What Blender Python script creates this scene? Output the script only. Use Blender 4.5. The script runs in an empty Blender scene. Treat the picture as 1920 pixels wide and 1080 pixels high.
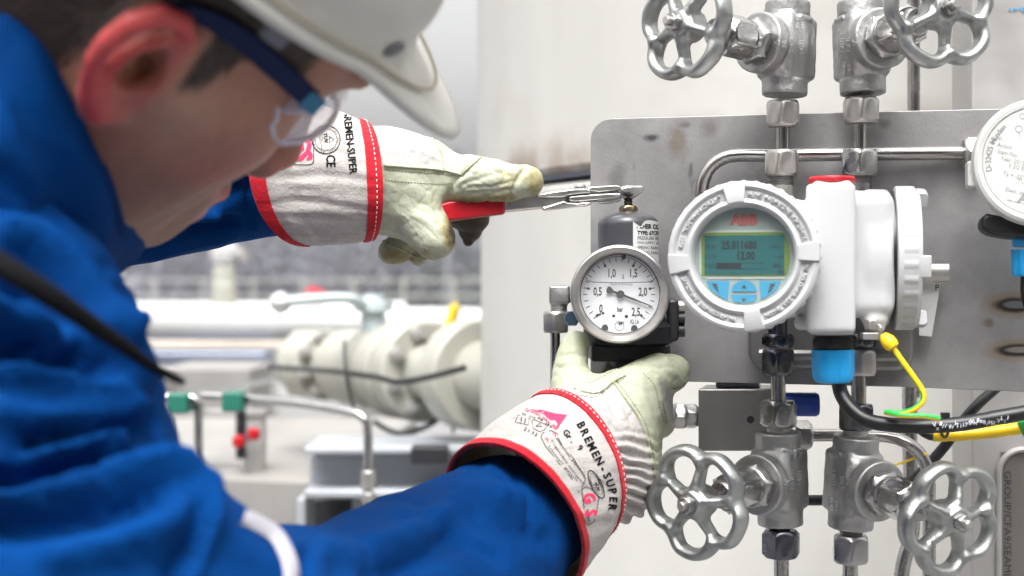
import bpy, bmesh, math, random
import numpy as np
from mathutils import Vector, Matrix, Euler
from mathutils.bvhtree import BVHTree

C = bpy.context.scene.collection
scene = bpy.context.scene
PI = math.pi
random.seed(4)
F = 36.0 and 50.0 / 36.0 * 1920.0      # focal length in pixels of the 1920 wide photograph
CZ = 1.5

# ---------------------------------------------------------------- camera, world, sun, exposure
cam_d = bpy.data.cameras.new('camera'); cam = bpy.data.objects.new('camera', cam_d); C.objects.link(cam)
cam.location = (0, 0, CZ); cam.rotation_euler = (math.radians(90), 0, 0)
cam_d.lens = 50; cam_d.sensor_width = 36; cam_d.clip_start = 0.02; cam_d.clip_end = 900
cam_d.dof.use_dof = True; cam_d.dof.focus_distance = 0.94; cam_d.dof.aperture_fstop = 6.0; cam_d.dof.aperture_blades = 9
scene.camera = cam

SUN_EL, SUN_AZ = math.radians(62), math.radians(188)      # azimuth from +Y clockwise: high behind the camera
world = bpy.data.worlds.new('World'); scene.world = world; world.use_nodes = True
wn = world.node_tree.nodes; wl = world.node_tree.links
for n in list(wn): wn.remove(n)
sky = wn.new('ShaderNodeTexSky'); sky.sky_type = 'NISHITA'; sky.sun_disc = False
sky.sun_elevation = SUN_EL; sky.sun_rotation = SUN_AZ
sky.air_density = 2.0; sky.dust_density = 10.0; sky.ozone_density = 1.0; sky.altitude = 100
hs = wn.new('ShaderNodeHueSaturation'); hs.inputs['Saturation'].default_value = 0.03
bg = wn.new('ShaderNodeBackground'); bg.inputs['Strength'].default_value = 0.15
wo = wn.new('ShaderNodeOutputWorld')
wl.new(sky.outputs[0], hs.inputs['Color']); wl.new(hs.outputs[0], bg.inputs[0]); wl.new(bg.outputs[0], wo.inputs[0])
sd = bpy.data.lights.new('sun', 'SUN'); sun = bpy.data.objects.new('sun', sd); C.objects.link(sun)
sd.energy = 0.8; sd.angle = math.radians(32); sd.color = (1.0, 0.97, 0.93)
sdir = Vector((math.sin(SUN_AZ) * math.cos(SUN_EL), math.cos(SUN_AZ) * math.cos(SUN_EL), math.sin(SUN_EL)))
sun.rotation_euler = sdir.to_track_quat('Z', 'Y').to_euler()
vs = scene.view_settings; vs.view_transform = 'Standard'; vs.look = 'None'; vs.gamma = 1; vs.use_curve_mapping = False
vs.exposure = 1.26
scene.cycles.max_bounces = 8; scene.cycles.transparent_max_bounces = 8

# ---------------------------------------------------------------- helpers
def P(px, py, Y):
    "a point of the place, seen at that pixel, Y metres in front of the camera"
    return Vector(((px - 960) / F * Y, Y, CZ - (py - 540) / F * Y))
def pix(p):
    return (960 + F * p[0] / p[1], 540 - F * (p[2] - CZ) / p[1])
def U(Y): return Y / F

def frame(o, z, x=None):
    "matrix with origin o, local z along z, local x as near x as can be"
    z = Vector(z).normalized()
    x = Vector(x) if x is not None else (Vector((1, 0, 0)) if abs(z.x) < .9 else Vector((0, 0, 1)))
    y = z.cross(x).normalized(); x = y.cross(z)
    m = Matrix((x, y, z)).transposed().to_4x4(); m.translation = Vector(o); return m

WM = {}
def tag(o, label=None, cat=None, group=None, kind=None):
    if label: o['label'] = label
    if cat: o['category'] = cat
    if group: o['group'] = group
    if kind: o['kind'] = kind
    return o
def thing(name, label, cat, M=None, group=None):
    o = bpy.data.objects.new(name, None); C.objects.link(o)
    M = M if M is not None else Matrix.Identity(4)
    if isinstance(M, Vector): M = Matrix.Translation(M)
    o.matrix_basis = M; WM[o] = M.copy(); o.empty_display_size = .02
    return tag(o, label, cat, group)

class MB:
    def __init__(s): s.v = []; s.f = []; s.m = []
    def add(s, vs_, fs, M=None, mi=0):
        b = len(s.v)
        if M is not None: vs_ = [M @ Vector(v) for v in vs_]
        s.v += [tuple(v) for v in vs_]
        s.f += [tuple(b + i for i in f) for f in fs]; s.m += [mi] * len(fs)
        return s
    def grid(s, rows, closed=True, cap0=False, cap1=False, M=None, mi=0):
        n = len(rows[0]); vs_ = [p for r in rows for p in r]; fs = []
        for i in range(len(rows) - 1):
            for j in range(n if closed else n - 1):
                k = (j + 1) % n
                fs.append((i * n + j, i * n + k, (i + 1) * n + k, (i + 1) * n + j))
        if cap0: fs.append(tuple(range(n - 1, -1, -1)))
        if cap1: fs.append(tuple((len(rows) - 1) * n + j for j in range(n)))
        return s.add(vs_, fs, M, mi)
    def lathe(s, prof, n=40, M=None, cap0=True, cap1=True, mi=0, rf=None):
        "prof: (r, z) pairs round local z; rf(theta, r, z) may change r"
        rows = []
        for r, z in prof:
            row = []
            for j in range(n):
                t = 2 * PI * j / n
                rr = rf(t, r, z) if rf else r
                row.append((rr * math.cos(t), rr * math.sin(t), z))
            rows.append(row)
        return s.grid(rows, True, cap0, cap1, M, mi)
    def hexnut(s, ap, z0, z1, M=None, ch=.12, n=48, mi=0, rot=0):
        "hexagon across flats 2*ap from z0 to z1 with turned chamfers"
        R = ap / math.cos(PI / 6); h = z1 - z0; c = min(ch * ap * 2, h * .3)
        def rf(t, r, z):
            t2 = t % (PI / 3) - PI / 6
            return min(ap / math.cos(t2), r)
        prof = [(ap * .93, z0), (ap * 1.02, z0 + c * .45), (R * 1.001, z0 + c), (R * 1.001, z1 - c), (ap * 1.02, z1 - c * .45), (ap * .93, z1)]
        M = (M if M is not None else Matrix.Identity(4)) @ Matrix.Rotation(rot, 4, 'Z')
        return s.lathe(prof, n, M, True, True, mi, rf)
    def box(s, a, b, M=None, mi=0):
        x0, y0, z0 = a; x1, y1, z1 = b
        v = [(x0, y0, z0), (x1, y0, z0), (x1, y1, z0), (x0, y1, z0), (x0, y0, z1), (x1, y0, z1), (x1, y1, z1), (x0, y1, z1)]
        return s.add(v, [(0, 3, 2, 1), (4, 5, 6, 7), (0, 1, 5, 4), (1, 2, 6, 5), (2, 3, 7, 6), (3, 0, 4, 7)], M, mi)
    def prism(s, poly, z0, z1, M=None, mi=0):
        n = len(poly)
        v = [(x, y, z0) for x, y in poly] + [(x, y, z1) for x, y in poly]
        area = sum(poly[i][0] * poly[(i + 1) % n][1] - poly[(i + 1) % n][0] * poly[i][1] for i in range(n))
        f = [tuple(range(n - 1, -1, -1)), tuple(range(n, 2 * n))] + [(i, (i + 1) % n, n + (i + 1) % n, n + i) for i in range(n)]
        if area < 0: f = [q[::-1] for q in f]
        return s.add(v, f, M, mi)
    def tube(s, pts, r, n=16, M=None, cap=True, mi=0, mif=None, sq=1.0, up=None):
        pts = [Vector(p) for p in pts]; N = len(pts)
        T = [(pts[min(i + 1, N - 1)] - pts[max(i - 1, 0)]).normalized() for i in range(N)]
        u = Vector(up) if up is not None else (Vector((0, 0, 1)) if abs(T[0].z) < .9 else Vector((1, 0, 0)))
        rows = []
        for i in range(N):
            if up is not None: u = Vector(up)
            u = (u - T[i] * u.dot(T[i])).normalized(); w = T[i].cross(u)
            ri = r[i] if isinstance(r, (list, tuple)) else r
            rows.append([pts[i] + (u * math.cos(2 * PI * j / n) + w * math.sin(2 * PI * j / n) * sq) * ri for j in range(n)])
        b = len(s.f)
        s.grid(rows, True, cap, cap, M, mi)
        if mif:
            for k in range(N - 1):
                for j in range(n): s.m[b + k * n + j] = mif(k, j)
        return s

def smooth_path(pts, step=.004, closed=False):
    "Catmull-Rom through the points"
    pts = [Vector(p) for p in pts]; n = len(pts); out = []
    rng = range(n if closed else n - 1)
    for i in rng:
        g = (lambda k: pts[k % n]) if closed else (lambda k: pts[max(0, min(n - 1, k))])
        p0, p1, p2, p3 = g(i - 1), g(i), g(i + 1), g(i + 2)
        m = max(2, int((p2 - p1).length / step))
        for k in range(m):
            t = k / m
            out.append(.5 * ((2 * p1) + (p2 - p0) * t + (2 * p0 - 5 * p1 + 4 * p2 - p3) * t * t + (3 * p1 - p0 - 3 * p2 + p3) * t ** 3))
    if not closed: out.append(pts[-1].copy())
    return out

def obj(name, g, mat, parent=None, world=False, bevel=0, sharp=35, label=None, seg=2, cols=None, sub=0):
    "g: MB or (verts, faces) or an existing mesh. world: verts are world points"
    if isinstance(g, bpy.types.Mesh): me = g
    else:
        me = bpy.data.meshes.new(name)
        if isinstance(g, MB): v, f, mi = g.v, g.f, g.m
        else: v, f = g; mi = None
        if isinstance(v, np.ndarray):
            me.vertices.add(len(v)); me.vertices.foreach_set('co', v.astype(np.float32).ravel())
            fl = np.asarray(f); k = fl.shape[1]
            me.loops.add(fl.size); me.loops.foreach_set('vertex_index', fl.astype(np.int32).ravel())
            me.polygons.add(len(fl)); me.polygons.foreach_set('loop_start', np.arange(0, fl.size, k, dtype=np.int32))
            me.update(calc_edges=True)
        else: me.from_pydata(v, [], f)
        if mi and max(mi) > 0: me.polygons.foreach_set('material_index', mi)
        me.polygons.foreach_set('use_smooth', [True] * len(me.polygons))
        if cols is not None:
            a = me.color_attributes.new('Col', 'FLOAT_COLOR', 'POINT'); a.data.foreach_set('color', np.asarray(cols, dtype=np.float32).ravel())
        if parent is not None and world: me.transform(WM[parent].inverted())
        if sharp and len(me.polygons) < 60000: me.set_sharp_from_angle(angle=math.radians(sharp))
        for m in (mat if isinstance(mat, (list, tuple)) else [mat]): me.materials.append(m)
        me.update()
    o = bpy.data.objects.new(name, me); C.objects.link(o)
    if parent is not None: o.parent = parent; WM[o] = WM[parent]
    else: WM[o] = Matrix.Identity(4)
    if bevel:
        b = o.modifiers.new('bevel', 'BEVEL'); b.width = bevel; b.segments = seg; b.limit_method = 'ANGLE'; b.angle_limit = math.radians(40)
        if hasattr(b, 'harden_normals'): b.harden_normals = True
    if sub: sm = o.modifiers.new('sub', 'SUBSURF'); sm.levels = sub; sm.render_levels = sub
    if label: o['label'] = label
    return o

def clone(src, M=None):
    "a thing, its parts and their sub-parts, sharing meshes"
    o = src.copy(); C.objects.link(o)
    if M is not None: o.matrix_basis = M; WM[o] = M.copy()
    for ch in list(src.children):
        c = ch.copy(); C.objects.link(c); c.parent = o; WM[c] = WM[o]
        for g in list(ch.children):
            d = g.copy(); C.objects.link(d); d.parent = c; WM[d] = WM[o]
    return o

# ---- text as flat mesh
_tc = {}
def text_mesh(s, size=1.0, bold=0.0, align='CENTER', shear=0.0, res=2):
    key = (s, bold, align, shear, res)
    if key not in _tc:
        cu = bpy.data.curves.new('t', 'FONT'); cu.body = s; cu.size = 1; cu.align_x = align; cu.align_y = 'CENTER'
        cu.offset = bold; cu.shear = shear; cu.resolution_u = res
        to = bpy.data.objects.new('t', cu); C.objects.link(to)
        dg = bpy.context.evaluated_depsgraph_get(); me = bpy.data.meshes.new_from_object(to.evaluated_get(dg))
        _tc[key] = ([(v.co.x, v.co.y) for v in me.vertices], [tuple(p.vertices) for p in me.polygons])
        bpy.data.objects.remove(to); bpy.data.curves.remove(cu); bpy.data.meshes.remove(me)
    v, f = _tc[key]
    return [(x * size, y * size) for x, y in v], f
class Flat:
    "2D print collected as text, strokes and discs, then mapped onto something"
    def __init__(s): s.v = []; s.f = []
    def add(s, v, f): b = len(s.v); s.v += v; s.f += [tuple(b + i for i in q) for q in f]; return s
    def text(s, t, x, y, size, ang=0, bold=0.0, align='CENTER', sx=1.0, shear=0.0):
        v, f = text_mesh(t, size, bold, align, shear); c, n = math.cos(ang), math.sin(ang)
        return s.add([(x + a * sx * c - b * n, y + a * sx * n + b * c) for a, b in v], f)
    def line(s, pts, w, closed=False):
        n = len(pts); vs_ = []; fs = []
        for i in range(n):
            a = pts[(i - 1) % n] if (closed or i > 0) else pts[i]; b = pts[(i + 1) % n] if (closed or i < n - 1) else pts[i]
            dx, dy = b[0] - a[0], b[1] - a[1]; l = math.hypot(dx, dy) or 1
            vs_ += [(pts[i][0] - dy / l * w / 2, pts[i][1] + dx / l * w / 2), (pts[i][0] + dy / l * w / 2, pts[i][1] - dx / l * w / 2)]
        for i in range(n if closed else n - 1):
            j = (i + 1) % n; fs.append((2 * i, 2 * i + 1, 2 * j + 1, 2 * j))
        return s.add(vs_, fs)
    def ring(s, x, y, r, w, n=40, ry=None): 
        ry = ry or r
        return s.line([(x + r * math.cos(2 * PI * i / n), y + ry * math.sin(2 * PI * i / n)) for i in range(n)], w, True)
    def poly(s, pts): return s.add(list(pts), [tuple(range(len(pts)))])
    def arctext(s, t, x, y, r, a0, a1, size, bold=0.0, inward=False):
        for i, ch in enumerate(t):
            if ch == ' ': continue
            a = a0 + (a1 - a0) * i / max(1, len(t) - 1)
            s.text(ch, x + r * math.cos(a), y + r * math.sin(a), size, a + (PI / 2 if inward else -PI / 2), bold)
        return s
    def rrect(s, x0, y0, x1, y1, r, w, ang=0, o=(0, 0)):
        pts = []
        for cx, cy, a0 in ((x1 - r, y1 - r, 0), (x0 + r, y1 - r, PI / 2), (x0 + r, y0 + r, PI), (x1 - r, y0 + r, 1.5 * PI)):
            for k in range(5): a = a0 + k * PI / 8; pts.append((cx + r * math.cos(a), cy + r * math.sin(a)))
        return s.line(pts, w, True)
    def mapped(s, fn):
        mb = MB(); mb.v = [tuple(fn(x, y)) for x, y in s.v]; mb.f = list(s.f); mb.m = [0] * len(s.f); return mb

def bvh_of(verts, faces):
    return BVHTree.FromPolygons([tuple(v) for v in verts], [tuple(int(i) for i in f) for f in faces])
CAM = Vector((0, 0, CZ))
def hit(bvh, px, py, off=.0004, default=None):
    d = (P(px, py, 1) - CAM).normalized()
    p, n, i, t = bvh.ray_cast(CAM, d)
    if p is None: return default, None
    if n.dot(d) > 0: n = -n
    return p + n * off, n

# ---------------------------------------------------------------- materials
def new_mat(name):
    m = bpy.data.materials.new(name); m.use_nodes = True; nt = m.node_tree
    return m, nt, nt.nodes['Principled BSDF']
def mat(name, col, rough=.5, metal=0.0, var=0.0, vscale=40, bump=0.0, bscale=300, rvar=0.0, dirt=None, dscale=25, dthr=(.55, .75),
        coat=0.0, alpha=1.0, trans=0.0, spec=None, vcol=None, sheen=0.0, sss=0.0, stretch=None, detail=4, bdist=.001, ior=None):
    m, nt, b = new_mat(name); N = nt.nodes; L = nt.links
    tc = N.new('ShaderNodeTexCoord'); src = tc.outputs['Object']
    if stretch:
        mp = N.new('ShaderNodeMapping'); mp.inputs['Scale'].default_value = stretch; L.new(src, mp.inputs[0]); ssrc = mp.outputs[0]
    else: ssrc = src
    c4 = (*col, 1)
    b.inputs['Base Color'].default_value = c4; b.inputs['Roughness'].default_value = rough; b.inputs['Metallic'].default_value = metal
    cs = None
    if vcol:
        at = N.new('ShaderNodeAttribute'); at.attribute_name = vcol; cs = at.outputs['Color']
    if var:
        nz = N.new('ShaderNodeTexNoise'); nz.inputs['Scale'].default_value = vscale; nz.inputs['Detail'].default_value = detail
        L.new(ssrc, nz.inputs['Vector'])
        mr = N.new('ShaderNodeMapRange'); mr.inputs[1].default_value = .3; mr.inputs[2].default_value = .7
        mr.inputs[3].default_value = 1 - var; mr.inputs[4].default_value = 1 + var; L.new(nz.outputs[0], mr.inputs[0])
        mx = N.new('ShaderNodeMix'); mx.data_type = 'RGBA'; mx.blend_type = 'MULTIPLY'; mx.inputs[0].default_value = 1
        mx.inputs[6].default_value = c4
        if cs: L.new(cs, mx.inputs[6])
        L.new(mr.outputs[0], mx.inputs[7]); cs = mx.outputs[2]
        if rvar:
            r2 = N.new('ShaderNodeMapRange'); r2.inputs[1].default_value = .3; r2.inputs[2].default_value = .7
            r2.inputs[3].default_value = max(.02, rough - rvar); r2.inputs[4].default_value = min(1, rough + rvar)
            L.new(nz.outputs[0], r2.inputs[0]); L.new(r2.outputs[0], b.inputs['Roughness'])
    if dirt:
        dz = N.new('ShaderNodeTexNoise'); dz.inputs['Scale'].default_value = dscale; dz.inputs['Detail'].default_value = 8; dz.inputs['Roughness'].default_value = .65
        L.new(src, dz.inputs['Vector'])
        dr = N.new('ShaderNodeMapRange'); dr.inputs[1].default_value = dthr[0]; dr.inputs[2].default_value = dthr[1]; L.new(dz.outputs[0], dr.inputs[0])
        dx = N.new('ShaderNodeMix'); dx.data_type = 'RGBA'; L.new(dr.outputs[0], dx.inputs[0]); dx.inputs[6].default_value = c4
        if cs: L.new(cs, dx.inputs[6])
        dx.inputs[7].default_value = (*dirt, 1); cs = dx.outputs[2]
    if cs: L.new(cs, b.inputs['Base Color'])
    if bump:
        bz = N.new('ShaderNodeTexNoise'); bz.inputs['Scale'].default_value = bscale; bz.inputs['Detail'].default_value = 5
        L.new(ssrc, bz.inputs['Vector'])
        bp = N.new('ShaderNodeBump'); bp.inputs['Strength'].default_value = bump; bp.inputs['Distance'].default_value = bdist
        L.new(bz.outputs[0], bp.inputs['Height']); L.new(bp.outputs[0], b.inputs['Normal'])
    if coat: b.inputs['Coat Weight'].default_value = coat; b.inputs['Coat Roughness'].default_value = .1
    if trans: b.inputs['Transmission Weight'].default_value = trans
    if alpha < 1: b.inputs['Alpha'].default_value = alpha
    if sheen: b.inputs['Sheen Weight'].default_value = sheen
    if sss:
        b.inputs['Subsurface Weight'].default_value = sss; b.inputs['Subsurface Scale'].default_value = .004
        b.inputs['Subsurface Radius'].default_value = (1, .35, .2)
    if spec is not None: b.inputs['Specular IOR Level'].default_value = spec
    if ior: b.inputs['IOR'].default_value = ior
    return m

# ---------------------------------------------------------------- signed distance fields, turned into meshes with surface nets
def vnoise(p, scale, seed=0):
    "value noise in -1..1, vectorised"
    q = np.asarray(p, dtype=np.float64) * scale + seed * 17.31 + 1000.0
    i = np.floor(q).astype(np.int64); f = q - i; f = f * f * (3 - 2 * f)
    def h(a, b, c):
        n = (a * 73856093) ^ (b * 19349663) ^ (c * 83492791) ^ (seed * 2654435)
        n = (n ^ (n >> 13)) * 1274126177 & 0x7fffffff
        n = (n ^ (n >> 16)) * 60493 & 0x7fffffff
        return (n % 65536) / 32768.0 - 1
    x, y, z = i[..., 0], i[..., 1], i[..., 2]; u, v, w = f[..., 0], f[..., 1], f[..., 2]
    r = 0
    for dx in (0, 1):
        for dy in (0, 1):
            for dz in (0, 1):
                r = r + h(x + dx, y + dy, z + dz) * (u if dx else 1 - u) * (v if dy else 1 - v) * (w if dz else 1 - w)
    return r
def fbm(p, scale, seed=0, oct=3):
    return sum(vnoise(p, scale * 2 ** k, seed + k) * .5 ** k for k in range(oct))

class Field:
    def __init__(s, lo, hi, h):
        s.lo = np.array(lo, float); s.h = h
        s.n = np.maximum(4, np.ceil((np.array(hi, float) - s.lo) / h).astype(int) + 1)
        s.F = np.full(s.n, 1.0, np.float32)
    def _win(s, a, b, pad):
        i0 = np.clip(np.floor((np.array(a) - pad - s.lo) / s.h).astype(int), 0, s.n - 1)
        i1 = np.clip(np.ceil((np.array(b) + pad - s.lo) / s.h).astype(int) + 1, 1, s.n)
        if (i1 <= i0).any(): return None, None
        sl = tuple(slice(p, q) for p, q in zip(i0, i1))
        ax = [(s.lo[k] + s.h * np.arange(i0[k], i1[k])).astype(np.float32) for k in range(3)]
        X, Y, Z = np.meshgrid(*ax, indexing='ij'); return sl, np.stack([X, Y, Z], -1)
    def comb(s, a, b, k, fn, sub=False):
        sl, Q = s._win(a, b, k + s.h * 4)
        if sl is None: return s
        d = fn(Q).astype(np.float32); A = s.F[sl]
        if sub:
            d = -d; h = np.maximum(k - np.abs(A - d), 0) / max(k, 1e-9); s.F[sl] = np.maximum(A, d) + h * h * k * .25
        else:
            h = np.maximum(k - np.abs(A - d), 0) / max(k, 1e-9); s.F[sl] = np.minimum(A, d) - h * h * k * .25
        return s
    def tube(s, pts, r, k=.004, sub=False):
        pts = [np.array(p, float) for p in pts]; r = r if isinstance(r, (list, tuple)) else [r] * len(pts)
        a = np.min(pts, 0) - max(r); b = np.max(pts, 0) + max(r)
        def fn(Q):
            if len(pts) == 1: return np.linalg.norm(Q - pts[0].astype(np.float32), axis=-1) - r[0]
            d = None
            for p, q, r0, r1 in zip(pts[:-1], pts[1:], r[:-1], r[1:]):
                v = (q - p).astype(np.float32); w = Q - p.astype(np.float32); L2 = float(v @ v) + 1e-12
                t = np.clip((w @ v) / L2, 0, 1); e = np.linalg.norm(w - t[..., None] * v, axis=-1) - (r0 + (r1 - r0) * t)
                d = e if d is None else np.minimum(d, e)
            return d
        return s.comb(a, b, k, fn, sub)
    def ball(s, c, r, k=.004, sub=False): return s.tube([c], [r], k, sub)
    def ell(s, c, rad, R=None, k=.004, sub=False):
        "ellipsoid; R: 3x3 whose columns are its axes"
        c = np.array(c, float); rad = np.array(rad, float); R = np.eye(3) if R is None else np.array(R, float)
        e = np.sqrt(((R * rad) ** 2).sum(1))
        def fn(Q):
            q = (Q - c.astype(np.float32)) @ R.astype(np.float32)
            k0 = np.linalg.norm(q / rad.astype(np.float32), axis=-1); k1 = np.linalg.norm(q / (rad ** 2).astype(np.float32), axis=-1)
            return k0 * (k0 - 1) / np.maximum(k1, 1e-6)
        return s.comb(c - e, c + e, k, fn, sub)
    def rbox(s, c, half, rr=.002, R=None, k=.002, sub=False):
        c = np.array(c, float); half = np.array(half, float); R = np.eye(3) if R is None else np.array(R, float)
        e = (np.abs(R) * half).sum(1)
        def fn(Q):
            q = np.abs((Q - c.astype(np.float32)) @ R.astype(np.float32)) - (half - rr).astype(np.float32)
            return np.linalg.norm(np.maximum(q, 0), axis=-1) + np.minimum(q.max(-1), 0) - rr
        return s.comb(c - e, c + e, k, fn, sub)
    def cyl(s, a, b, r, rr=.001, k=.002, sub=False, r2=None):
        a = np.array(a, float); b = np.array(b, float); r2 = r if r2 is None else r2; m = max(r, r2)
        ax = (b - a); L = np.linalg.norm(ax); ax = ax / L
        def fn(Q):
            w = Q - a.astype(np.float32); t = w @ ax.astype(np.float32)
            rad = np.linalg.norm(w - t[..., None] * ax.astype(np.float32), axis=-1)
            dr = rad - (r + (r2 - r) * np.clip(t / L, 0, 1)) + rr; dz = np.abs(t - L / 2) - L / 2 + rr
            return np.minimum(np.maximum(dr, dz), 0) + np.sqrt(np.maximum(dr, 0) ** 2 + np.maximum(dz, 0) ** 2) - rr
        return s.comb(np.minimum(a, b) - m, np.maximum(a, b) + m, k, fn, sub)
    def mesh(s):
        F_ = s.F; inside = F_ < 0; nx, ny, nz = F_.shape
        c = np.zeros((nx - 1, ny - 1, nz - 1), np.int8)
        for dx in (0, 1):
            for dy in (0, 1):
                for dz in (0, 1): c += inside[dx:nx - 1 + dx, dy:ny - 1 + dy, dz:nz - 1 + dz]
        cells = np.argwhere((c > 0) & (c < 8)); idx = np.full(c.shape, -1, np.int64); idx[tuple(cells.T)] = np.arange(len(cells))
        acc = np.zeros((len(cells), 3)); cnt = np.zeros(len(cells))
        cr = [(x, y, z) for x in (0, 1) for y in (0, 1) for z in (0, 1)]
        val = {q: F_[cells[:, 0] + q[0], cells[:, 1] + q[1], cells[:, 2] + q[2]] for q in cr}
        for q in cr:
            for ax in range(3):
                if q[ax] == 0:
                    p = list(q); p[ax] = 1; p = tuple(p); a, b = val[q], val[p]; m = (a < 0) != (b < 0)
                    t = np.where(m, a / np.where(m, a - b, 1), 0); pt = np.tile(np.array(q, float), (len(cells), 1)); pt[:, ax] = t
                    acc[m] += pt[m]; cnt[m] += 1
        V = (cells + acc / cnt[:, None]) * s.h + s.lo
        Q = []
        for ax in range(3):
            a = [slice(1, None)] * 3; a[ax] = slice(0, -1); b = [slice(1, None)] * 3
            A = inside[tuple(a)]; B = inside[tuple(b)]
            sh = tuple(np.minimum(A.shape, B.shape)); A = A[:sh[0], :sh[1], :sh[2]]; B = B[:sh[0], :sh[1], :sh[2]]
            e = np.argwhere(A != B)
            if not len(e): continue
            base = e + 1; base[:, ax] -= 1
            u, v = (ax + 1) % 3, (ax + 2) % 3
            def cell(du, dv):
                k = base.copy(); k[:, u] -= du; k[:, v] -= dv; ok = (k < np.array(idx.shape)).all(1) & (k >= 0).all(1)
                o = np.full(len(k), -1); o[ok] = idx[tuple(k[ok].T)]; return o
            q = np.stack([cell(1, 1), cell(0, 1), cell(0, 0), cell(1, 0)], 1)
            s_in = A[tuple(e.T)]; q[~s_in] = q[~s_in][:, ::-1]
            Q.append(q[(q >= 0).all(1)])
        return V, np.concatenate(Q)

def vnormals(V, Q):
    n = np.cross(V[Q[:, 2]] - V[Q[:, 0]], V[Q[:, 3]] - V[Q[:, 1]]); N = np.zeros_like(V)
    for k in range(4): np.add.at(N, Q[:, k], n)
    return N / np.maximum(np.linalg.norm(N, axis=1, keepdims=True), 1e-12)
def relax(V, Q, it=1, w=.5):
    for _ in range(it):
        S = np.zeros_like(V); c = np.zeros(len(V))
        for a, b in ((0, 1), (1, 2), (2, 3), (3, 0)):
            np.add.at(S, Q[:, a], V[Q[:, b]]); np.add.at(S, Q[:, b], V[Q[:, a]])
            np.add.at(c, Q[:, a], 1); np.add.at(c, Q[:, b], 1)
        V = V * (1 - w) + S / np.maximum(c, 1)[:, None] * w
    return V
def inpoly(x, y, poly):
    r = np.zeros(len(x), bool); n = len(poly)
    for i in range(n):
        x0, y0 = poly[i]; x1, y1 = poly[(i + 1) % n]
        c = ((y0 > y) != (y1 > y)) & (x < (x1 - x0) * (y - y0) / ((y1 - y0) or 1e-9) + x0); r ^= c
    return r
def vpix(V): return 960 + F * V[:, 0] / V[:, 1], 540 - F * (V[:, 2] - CZ) / V[:, 1]
def submesh(V, Q, m):
    "the faces where m, with their own vertices; also returns the index map"
    q = Q[m]; u, inv = np.unique(q, return_inverse=True); return V[u], inv.reshape(q.shape), u
# ================================================================ materials
M_conc = mat('pale_concrete', (.25, .24, .228), .9, var=.12, vscale=3, bump=.3, bscale=80, dirt=(.30, .28, .25), dscale=1.2)
M_ground = mat('grey_gravel', (.18, .178, .18), .95, var=.2, vscale=9, bump=.5, bscale=60)
M_grass = mat('winter_grass', (.20, .30, .12), .95, var=.3, vscale=.5)
M_white = mat('white_pipe_paint', (.50, .50, .495), .35, var=.04, vscale=3)
M_cream = mat('cream_paint', (.38, .375, .325), .4, var=.06, vscale=12, bump=.1, bscale=60)
M_tank = mat('tank_paint', (.50, .488, .462), .55, var=.06, vscale=7, stretch=(1, 1, .2), bump=.25, bscale=45, dirt=(.40, .375, .335), dscale=5, dthr=(.52, .85), bdist=.0015)
M_tankrust = mat('tank_stain', (.50, .42, .35), .7, var=.2, vscale=30, stretch=(1, 1, 3))
M_darkgap = mat('rubber_gap', (.02, .02, .025), .6)
M_bluegrey = mat('blue_grey_sheet', (.20, .22, .28), .35, metal=.6, var=.1)
M_galv = mat('galvanised_steel', (.40, .385, .37), .5, metal=.4, var=.14, vscale=18, rvar=.12, bump=.12, bscale=120)
M_ss = mat('stainless_fitting', (.40, .39, .385), .3, metal=1, var=.13, vscale=70, rvar=.1, bump=.06, bscale=500, dirt=(.16, .14, .12), dscale=45, dthr=(.56, .85))
M_ss2 = mat('stainless_fitting_light', (.48, .46, .435), .4, metal=.92, var=.1, vscale=60, rvar=.1, bump=.10, bscale=350, dirt=(.26, .22, .19), dscale=60, dthr=(.6, .85))
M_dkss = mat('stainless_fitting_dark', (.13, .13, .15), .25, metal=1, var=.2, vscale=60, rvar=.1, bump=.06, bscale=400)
M_tube = mat('drawn_tube', (.42, .40, .385), .25, metal=1, var=.12, vscale=50, rvar=.08, dirt=(.13, .11, .10), dscale=35, dthr=(.6, .78))
M_cast = mat('cast_steel', (.40, .395, .39), .46, metal=1, var=.12, vscale=60, rvar=.08, bump=.35, bscale=900, bdist=.0008, dirt=(.16, .15, .14), dscale=60, dthr=(.52, .85))
M_wheel = mat('aluminium_paint', (.38, .39, .38), .42, metal=1, var=.12, vscale=45, rvar=.07, bump=.18, bscale=420, bdist=.0008, dirt=(.22, .225, .22), dscale=60, dthr=(.5, .8))
M_chrome = mat('bright_steel', (.50, .49, .48), .2, metal=1, var=.06, vscale=80, rvar=.06)
M_pliers = mat('nickel_steel', (.66, .64, .61), .33, metal=1, var=.1, vscale=90, rvar=.08, bump=.1, bscale=500, dirt=(.25, .20, .16), dscale=70, dthr=(.58, .8))
M_brass = mat('aged_brass', (.28, .22, .13), .35, metal=1, var=.25, vscale=150)
M_thread = mat('dark_thread', (.10, .09, .08), .4, metal=.9, var=.2, vscale=200)
M_wpaint = mat('white_enamel', (.50, .50, .505), .28, var=.015, vscale=20, bump=.05, bscale=250, coat=.1, dirt=(.36, .35, .33), dscale=38, dthr=(.57, .95))
M_wplast = mat('white_plastic', (.58, .58, .555), .4, var=.02, vscale=20)
M_label = mat('printed_label', (.58, .58, .57), .45, var=.02)
M_black = mat('black_plastic', (.008, .008, .009), .4, var=.2, vscale=90)
M_ink = mat('black_ink', (.008, .008, .01), .8, spec=.05)
M_greyink = mat('grey_ink', (.06, .06, .065), .8, spec=.05); M_paleink = mat('pale_ink', (.26, .26, .26), .7)
M_red = mat('red_plastic', (.40, .006, .014), .35, var=.12, vscale=120, bump=.1, bscale=300)
M_cyan = mat('blue_gland_plastic', (.01, .36, .80), .38, var=.04, vscale=60)
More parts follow.
